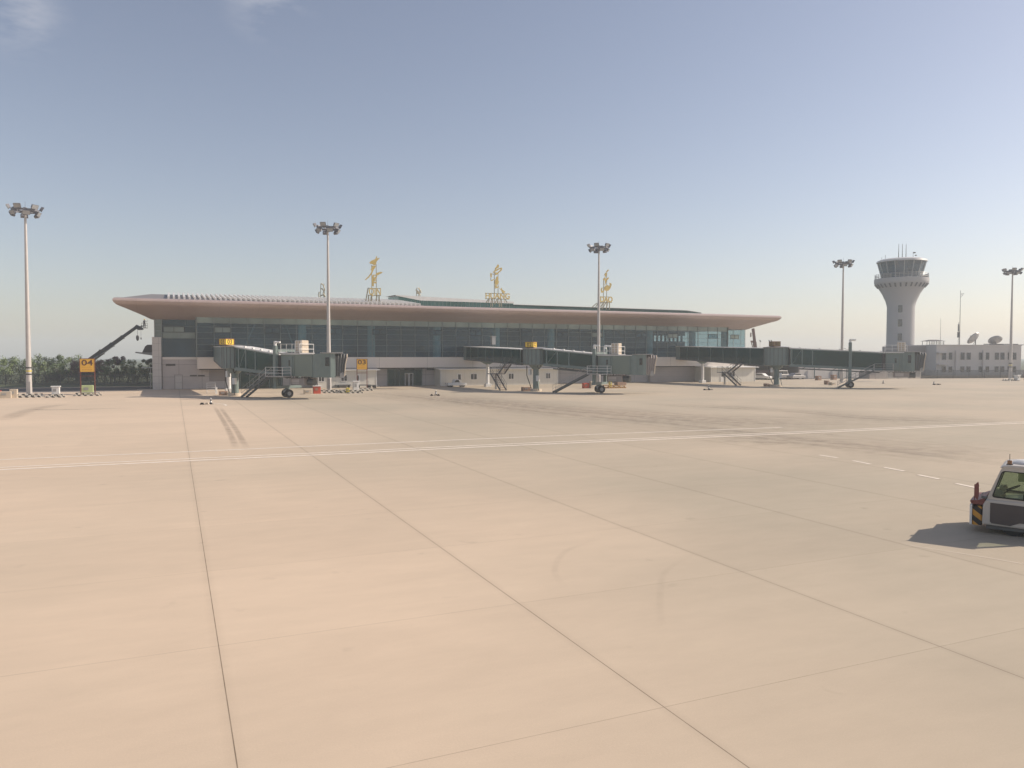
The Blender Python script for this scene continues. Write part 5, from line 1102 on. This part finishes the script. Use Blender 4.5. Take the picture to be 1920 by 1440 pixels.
def person(loc, label, rz=0.0, s=1.0):
    js = [(0, 0, .95), (0, 0, 1.15), (0, 0, 1.38), (0, 0, 1.50), (0, -.02, 1.60), (0, -.02, 1.70), (-.19, 0, 1.40), (-.28, -.05, 1.14), (-.20, -.28, 1.02), (-.18, -.36, 1.0), (.19, 0, 1.40), (.34, -.18, 1.30), (.46, -.40, 1.42), (.49, -.47, 1.45), (-.1, 0, .90), (-.12, -.03, .50), (-.12, .02, .09), (-.12, -.13, .04), (.1, 0, .90), (.12, -.03, .50), (.12, .02, .09), (.12, -.13, .04)]
    ed = [(0, 1), (1, 2), (2, 3), (3, 4), (4, 5), (2, 6), (6, 7), (7, 8), (8, 9), (2, 10), (10, 11), (11, 12), (12, 13), (0, 14), (14, 15), (15, 16), (16, 17), (0, 18), (18, 19), (19, 20), (20, 21)]
    rad = [.14, .14, .15, .06, .09, .08, .07, .05, .04, .03, .07, .05, .04, .03, .1, .07, .05, .04, .1, .07, .05, .04]
    me = bpy.data.meshes.new('person'); me.from_pydata(js, ed, []); o = bpy.data.objects.new('person', me); COL.objects.link(o); me.materials.append(M['cloth']); o.location = loc; o.rotation_euler.z = rz; o.scale = (s, s, s)
    m_ = o.modifiers.new('skin', 'SKIN')
    if not me.skin_vertices: me.attributes
    for i, r_ in enumerate(rad):
        me.skin_vertices[0].data[i].radius = (r_, r_)
    me.skin_vertices[0].data[0].use_root = True
    sb = o.modifiers.new('sub', 'SUBSURF'); sb.levels = 1; sb.render_levels = 2; tag(o, label, 'person')
    h = MB(); h.lathe([(.11, 1.66), (.12, 1.72), (.09, 1.79), (.03, 1.82)], 12, (0, -.02)); hh = h.build('helmet', 'ysign', o, True); return o
try: person((AT(272.2, CY).x, CY, HZ(615.5, CY) + .1), 'worker in dark clothes standing in the crane basket, arm raised', R(60))
except Exception as ex: print('PERSON', ex)
CR = 175.0; cr_ = thing('mobile_crane', 'brown crane boom with a lattice arm just right of the terminal roof', 'crane', (AT(1414, CR).x, CR, 0)); k3 = CR / FPX
def cq(px, py, y=0): return Vector(((px - 1414) * k3, y, CAMH + (669 - py) * k3))
a = MB(); a.beam(cq(1411, 616), cq(1414.5, 642), .5, .55); a.beam(cq(1414.3, 641), cq(1420, 690), .62, .7); a.build('boom', 'craner', cr_)
a = MB()
for i in range(5): q0, q1 = i / 5, (i + 1) / 5; A, B = cq(1408, 641), cq(1414, 664); C, D = cq(1411, 639), cq(1417, 662); a.beam(A.lerp(B, q0), C.lerp(D, q1), .07); a.beam(C.lerp(D, q0), A.lerp(B, q1), .07)
a.beam(cq(1408, 641), cq(1413, 664), .12); a.beam(cq(1411, 639), cq(1416, 662), .12); a.beam(cq(1407, 640), cq(1412, 640), .3); a.build('lattice_arm', 'craner', cr_)
a = MB(); a.box(cq(1406, 0).x, cq(1408, 0).x, -.1, .1, cq(0, 632).z, cq(0, 624).z); a.build('lamp_box', 'craner', cr_); a = MB(); a.cbox(-1.8, 4.0, -1.2, 1.2, .7, 2.0, .1); a.build('carrier', 'craner', cr_)
for x in (-1, .6, 3.0): a = MB(); a.tube((x, -1.25, .5), (x, 1.25, .5), .5, n=16); a.build('wheel', 'rubber', cr_, True)
# small lamps on stems above the farthest bridge
for px, lb in ((1424.5, 'small lamp on a thin stem just right of the brown crane'), (1441.5, 'small lamp above the farthest gate sign, left of a pair'), (1445.5, 'small lamp above the farthest gate sign, right of a pair')):
    Yl = 190; o = thing('street_lamp', lb, 'street lamp', (AT(px, Yl).x, Yl, 0), 0, 'small far street lamps'); h = HZ(640, Yl); a = MB(); a.tube((0, 0, 0), (0, 0, h), .05, .03, 6); a.build('pole', 'fencel', o)
    a = MB(); a.beam((-.1, 0, h + .3), (.15, 0, h - .15), .3, .16); a.build('lamp_head', 'bdark', o)
o = thing('street_lamp', 'thin lamp arm showing between the fourth mast and the farthest lift post', 'street lamp', (AT(1592, 190).x, 190, 0), 0); h = HZ(657, 190); a = MB(); a.tube((0, 0, 0), (0, 0, h), .06, .05, 6); a.tube((0, 0, h), (-1.1, 0, h + .45), .05, n=6); a.build('pole', 'galv', o); a = MB(); a.cbox(-1.6, -1.05, -.1, .1, h + .4, h + .52, .02); a.build('lamp_head', 'galv', o)

# ---------------------------------------------------------------- service building behind the farthest bridge
sb = thing('service_building', 'low service building with a dark open bay behind the farthest bridge', 'service building', F(T(1417, 6), 6), ANG)
x1 = T(1500, 6) - T(1417, 6); x2 = T(1640, 6) - T(1417, 6)
a = MB(); a.box(-.4, 0, 0, 8, 0, 3.1); a.box(x1 - .4, x1, 0, 8, 0, 3.0); a.box(x1 + .01, x2, .8, 1.1, 0, 2.75); a.box(-.4, x1, 7.9, 8.2, 0, 3.1); a.build('wall', 'bwall', sb)
a = MB(); a.box(-.6, x1 + .1, -.3, 8.3, 3.105, 3.35); a.build('bay_roof', 'bgrey', sb)
a = MB(); a.box(x1 + .02, x2, .6, 1.6, 2.755, 2.95); a.build('wall_coping', 'fencel', sb)
a = MB(); a.box(x1 + .3, x2 - .1, .74, .797, .0, 2.7); a.build('pale_panel', 'officew', sb)
for px in (1529, 1575, 1590): a = MB(); x = T(px, 6) - T(1417, 6); a.tube((x, .3, 0), (x, .3, 3.0), .12, n=8); a.build('post', 'bgrey', sb)
rh = thing('shed_roof', 'low brown shed between the farthest bridge stairs and the tower fence', 'shed', F(T(1645, -2), -2), ANG)
a = MB(); a.box(-2.4, 3.0, 0, 3, 0, 1.75); a.build('wall', 'bwall', rh); a = MB(); a.add([(-2.7, -.3, 1.8), (3.3, -.3, 1.8), (3.3, 3.2, 2.1), (-2.7, 3.2, 2.1), (-2.7, -.3, 1.9), (3.3, -.3, 1.9), (3.3, 3.2, 2.2), (-2.7, 3.2, 2.2)], [(0, 1, 2, 3), (4, 5, 6, 7), (0, 1, 5, 4), (1, 2, 6, 5), (2, 3, 7, 6), (3, 0, 4, 7)]); a.build('roof', 'galv', rh)

# ---------------------------------------------------------------- small vehicles
def car(pos, rz, label, m='white', L=4.2, kind='car', wn=1.7):
    o = thing('parked_' + kind, label, kind, pos, rz); w = wn / 2
    if kind == 'car': low = [(-L / 2, .3), (L / 2, .3), (L / 2, .72), (L * .28, .88), (-L * .45, .9), (-L / 2, .75)]; top = [(L * .26, .87), (L * .10, 1.38), (-L * .22, 1.42), (-L * .40, .89)]
    elif kind == 'minibus': low = [(-L / 2, .3), (L / 2, .3), (L / 2, 1.0), (L * .42, 1.1), (-L / 2, 1.1)]; top = [(L * .42, 1.09), (L * .34, 1.95), (-L * .49, 2.0), (-L * .49, 1.09)]
    else: low = [(-L / 2, .25), (L / 2, .25), (L / 2, .62), (L * .05, .72), (-L * .5, .62)]; top = [(L * .18, .71), (L * .10, 1.25), (-L * .08, 1.28), (-L * .16, .70)]
    a = MB(); a.prism(low, -w, w); a.build('body', m, o, bevel=.06)
    a = MB(); a.prism(top, -w * .88, w * .88); cbn = a.build('cabin', m, o, bevel=.04)
    cx = sum(p[0] for p in top) / 4; cz = sum(p[1] for p in top) / 4; q = [(cx + (x - cx) * .84, cz + (z - cz) * .66) for x, z in top]
    for s in (-1, 1): a = MB(); a.prism(q, s * w * .89, s * w * .905); a.build('window', 'glassk', cbn)
    for x in (-L * .32, L * .32):
        for s in (-1, 1): a = MB(); a.tube((x, s * w * .98, .32), (x, s * w * .72, .32), .32, n=16); a.build('wheel', 'rubber', o, True)
    for s in (-1, 1): a = MB(); a.box(L / 2 + .002, L / 2 + .03, s * w * .7 - .15, s * w * .7 + .15, .5, .66); a.build('headlight', 'lampg', o)
    return o
car(G(855, 725.5), ANG + math.pi, 'small white service tractor parked at the long annex door', 'white', 3.3, 'tractor', 1.5)
pp = AT(1429, 168); car((pp.x, pp.y, 0), ANG - 1.2, 'white car parked just left of the farthest rotunda', 'white', 4.0)
pp = AT(1463, 172); car((pp.x, pp.y, 0), ANG + .2, 'silver minibus parked behind the farthest rotunda', 'galv', 4.6, 'minibus', 1.9)
pp = AT(1493, 171); car((pp.x, pp.y, 0), ANG + .1, 'silver car parked in the dark bay right of the farthest rotunda', 'galv', 4.2)
def cart(pos, label, L=2.4):
    o = thing('baggage_cart', label, 'baggage cart', pos, ANG, 'dark baggage carts by the first annex'); a = MB(); a.box(-L / 2, L / 2, -.6, .6, .38, .5); a.build('bed', 'bdark', o)
    for x in (-L * .35, L * .35):
        for s in (-1, 1): a = MB(); a.tube((x, s * .6, .2), (x, s * .45, .2), .2, n=12); a.build('wheel', 'rubber', o, True)
    a = MB(); a.tube((L / 2, 0, .4), (L / 2 + .7, 0, .2), .03, n=5); a.tube((-L / 2, -.55, .5), (-L / 2, -.55, 1.1), .03, n=5); a.tube((-L / 2, .55, .5), (-L / 2, .55, 1.1), .03, n=5); a.tube((-L / 2, -.55, 1.1), (-L / 2, .55, 1.1), .03, n=5); a.build('handle', 'galv', o)
cart(G(643, 727), 'dark baggage cart left of the 03 sign'); cart(G(681, 727), 'dark baggage cart right behind the 03 sign'); cart(G(697, 727.5), 'short dark baggage cart right of the 03 sign', 1.2)

# ---------------------------------------------------------------- aircraft tug at the right edge
tp = Vector((13.3, 21.6, 0)); td = math.atan2(-.6, .8)     # local +x runs to the rear (right), +y away from the camera
tug = thing('aircraft_tug', 'pale aircraft tug with a glazed cab and striped bumper, cut off at the right edge', 'aircraft tug', tp, td)
WD = 1.75; LN = 3.6
a = MB(); a.prism([(0.0, .26), (LN, .2), (LN, 1.0), (2.2, 1.0), (0.10, .98), (0.02, .82)], 0, WD); a.build('body', 'tank', tug, bevel=.05)
# side dark panel
a = MB(); a.prism([(.20, .36), (.24, .32), (.68, .30), (.90, .40), (1.6, .40), (1.6, .86), (.20, .90)], -.02, -.003); a.build('side_panel', 'tugdark', tug, bevel=.006)
# cab frames
def rrect(pts, r=.06, n_=4):
    out = []; N = len(pts)
    for i in range(N):
        p = Vector(pts[i]); a_ = (Vector(pts[i - 1]) - p); b_ = (Vector(pts[(i + 1) % N]) - p); a_.normalize(); b_.normalize(); A = p + a_ * r; B = p + b_ * r
        for k in range(n_ + 1): t = k / n_; out.append(tuple((1 - t) ** 2 * A + 2 * t * (1 - t) * p + t * t * B))
    return out
outer = rrect([(.10, .982), (2.0, .982), (1.95, 1.93), (.46, 1.93)], .13); inner = rrect([(.22, 1.05), (1.12, 1.02), (1.12, 1.80), (.46, 1.82)], .09); inner2 = rrect([(1.24, 1.05), (1.88, 1.05), (1.84, 1.80), (1.24, 1.80)], .08)
def sframe(y0, y1):
    a = MB(); o1 = rrect([(.10, .982), (1.18, .982), (1.18, 1.93), (.46, 1.93)], .10); o1 = o1[:5] + [(1.18, .982)] * 5 + [(1.18, 1.93)] * 5 + o1[15:]
    a.ring(o1, inner, y0, y1); o2 = rrect([(1.182, .982), (2.0, .982), (1.95, 1.93), (1.182, 1.93)], .1); o2 = [(1.182, .982)] * 5 + o2[5:15] + [(1.182, 1.93)] * 5; a.ring(o2, inner2, y0, y1); return a
for y0, y1 in ((.04, .11), (WD - .11, WD - .04)):
    sframe(y0, y1).build('cab_side', 'tank', tug)
    a = MB(); a.prism(inner, (y0 + y1) / 2 - .008, (y0 + y1) / 2 + .008); wg = a.build('side_window', 'glassc', tug); 
    sc_ = lambda P, f_: [(sum(p[0] for p in P) / len(P) + (x - sum(p[0] for p in P) / len(P)) * f_, sum(p[1] for p in P) / len(P) + (z - sum(p[1] for p in P) / len(P)) * f_) for x, z in P]
    a = MB(); a.ring(sc_(inner, 1.0), sc_(inner, .94), y0 - .012, y1 + .012); a.build('window_seal', 'rubber', wg)
    a = MB(); a.prism(inner2, (y0 + y1) / 2 - .008, (y0 + y1) / 2 + .008); a.build('side_window', 'glassc', tug)
a = MB(); a.prism([(.40, 1.90), (.50, 1.96), (.70, 1.985), (1.8, 1.985), (1.98, 1.95), (2.0, 1.90)], .02, WD - .02); a.build('cab_roof', 'tank', tug, bevel=.02)
a = MB(); a.lathe([(.34, 1.986), (.33, 2.03), (.25, 2.08), (.1, 2.10)], 20, (1.0, .7)); a.build('roof_vent', 'white', tug, True)
a = MB(); a.hexa([(.13, .12, 1.0), (.15, .12, 1.0), (.15, WD - .12, 1.0), (.13, WD - .12, 1.0)], [(.45, .12, 1.9), (.47, .12, 1.9), (.47, WD - .12, 1.9), (.45, WD - .12, 1.9)]); a.build('windscreen', 'glassc', tug)
a = MB()
for y in (.14, .24): pass
a.tube((.62, .25, 1.99), (.62, .25, 2.10), .06, .055, 12); bc = a.build('beacon', 'amber', tug, True)
a = MB(); a.tube((.62, .25, 2.10), (.62, .25, 2.28), .008, n=5); a.box(.54, .70, .17, .33, 1.986, 1.995); a.build('antenna', 'rubber', bc)
a = MB(); a.tube((1.25, .3, 1.99), (1.25, .3, 2.16), .05, .045, 12); a.build('beacon', 'rubber', tug, True)
# interior
a = MB(); a.cbox(.95, 1.45, .25, .75, 1.0, 1.18, .04); a.cbox(1.38, 1.52, .25, .75, 1.19, 1.72, .04); a.build('seat', 'seat', tug)
a = MB(); a.cbox(.95, 1.45, 1.0, 1.5, 1.0, 1.18, .04); a.cbox(1.38, 1.52, 1.0, 1.5, 1.19, 1.70, .04); a.build('seat', 'seat', tug)
a = MB(); a.cbox(.22, .48, .15, WD - .15, 1.0, 1.14, .03); a.cbox(.34, .52, .9, 1.3, 1.14, 1.27, .03); a.build('dashboard', 'beige', tug)
a = MB(); N = 16; cc = Vector((.70, .5, 1.30)); nx = Vector((-.45, 0, .9)).normalized(); ux = Vector((.9, 0, .45)).normalized(); vy = Vector((0, 1, 0))
for i in range(N): t0, t1 = 2 * math.pi * i / N, 2 * math.pi * (i + 1) / N; a.tube(cc + (ux * math.cos(t0) + vy * math.sin(t0)) * .18, cc + (ux * math.cos(t1) + vy * math.sin(t1)) * .18, .015, n=6)
a.tube(cc, (.45, .5, 1.1), .02, n=6); a.tube(cc - vy * .18, cc + vy * .18, .012, n=5); a.build('steering_wheel', 'rubber', tug)
a = MB(); a.box(.75, 1.15, WD - .2, WD - .17, 1.35, 1.75); a.build('far_window_patch', 'green', tug)  # pale green patch painted for the light through the far window
# front bumper with hazard stripes
a = MB(); a.cbox(-.24, -.002, .04, WD - .04, .22, .76, .03); a.build('bumper', 'yb', tug)
a = MB(); a.box(-.30, -.242, .02, WD - .02, .22, .78); a.build('bumper_edge', 'white', tug)
a = MB(); a.prism([(-.26, .80), (.06, .80), (.06, 1.0), (-.10, .93), (-.30, .90), (-.30, .86)], .1, WD - .1); a.build('bonnet', 'tugred', tug)
a = MB(); a.tube((-.2, .15, .78), (-.2, .15, 1.36), .012, n=6); mr_ = a.build('mirror_arm', 'rust', tug)
a = MB(); a.prism([(-.20, 1.02), (-.12, .92), (-.09, 1.05), (-.09, 1.35), (-.11, 1.45), (-.20, 1.35)], .08, .12); a.build('marker_board', 'tugred', mr_)
a = MB(); a.path([(-.02, .1, .98), (-.02, .1, 1.12), (.02, .1, 1.15), (.10, .1, 1.15)], .015); a.build('grab_handle', 'galv', tug)
a = MB(); a.cbox(-.02, .12, .0, .06, 1.0, 1.06, .01); a.build('step_plate', 'bdark', tug)
for x in (.75, 2.9):
    for y in (.12, WD - .32): 
        a = MB(); a.tube((x, y, .3), (x, y + .22, .3), .30, n=22); wv = a.build('wheel', 'rubber', tug, True); a = MB(); a.tube((x, y - .012, .3), (x, y + .23, .3), .15, n=16); a.build('rim', 'galv', wv, True)
a = MB(); a.box(.1, LN - .1, .1, WD - .1, .14, .255); a.build('chassis', 'bdark', tug)

# ---------------------------------------------------------------- haze
hz = MB(); hz.box(-1520, 1520, -1120, 1920, -1.0, 46.0); hm = bpy.data.materials.new('haze'); hm.use_nodes = True; q = hm.node_tree; q.nodes.remove(q.nodes['Principled BSDF'])
pv_ = q.nodes.new('ShaderNodeVolumePrincipled'); pv_.inputs['Color'].default_value = (0.86, 0.94, 1.0, 1); pv_.inputs['Density'].default_value = 0.0006; pv_.inputs['Anisotropy'].default_value = 0.12
q.links.new(pv_.outputs[0], q.nodes['Material Output'].inputs['Volume']); M['haze'] = hm
ho = hz.build('haze', 'haze'); tag(ho, 'thin warm haze over the airfield', 'haze', kind='stuff')
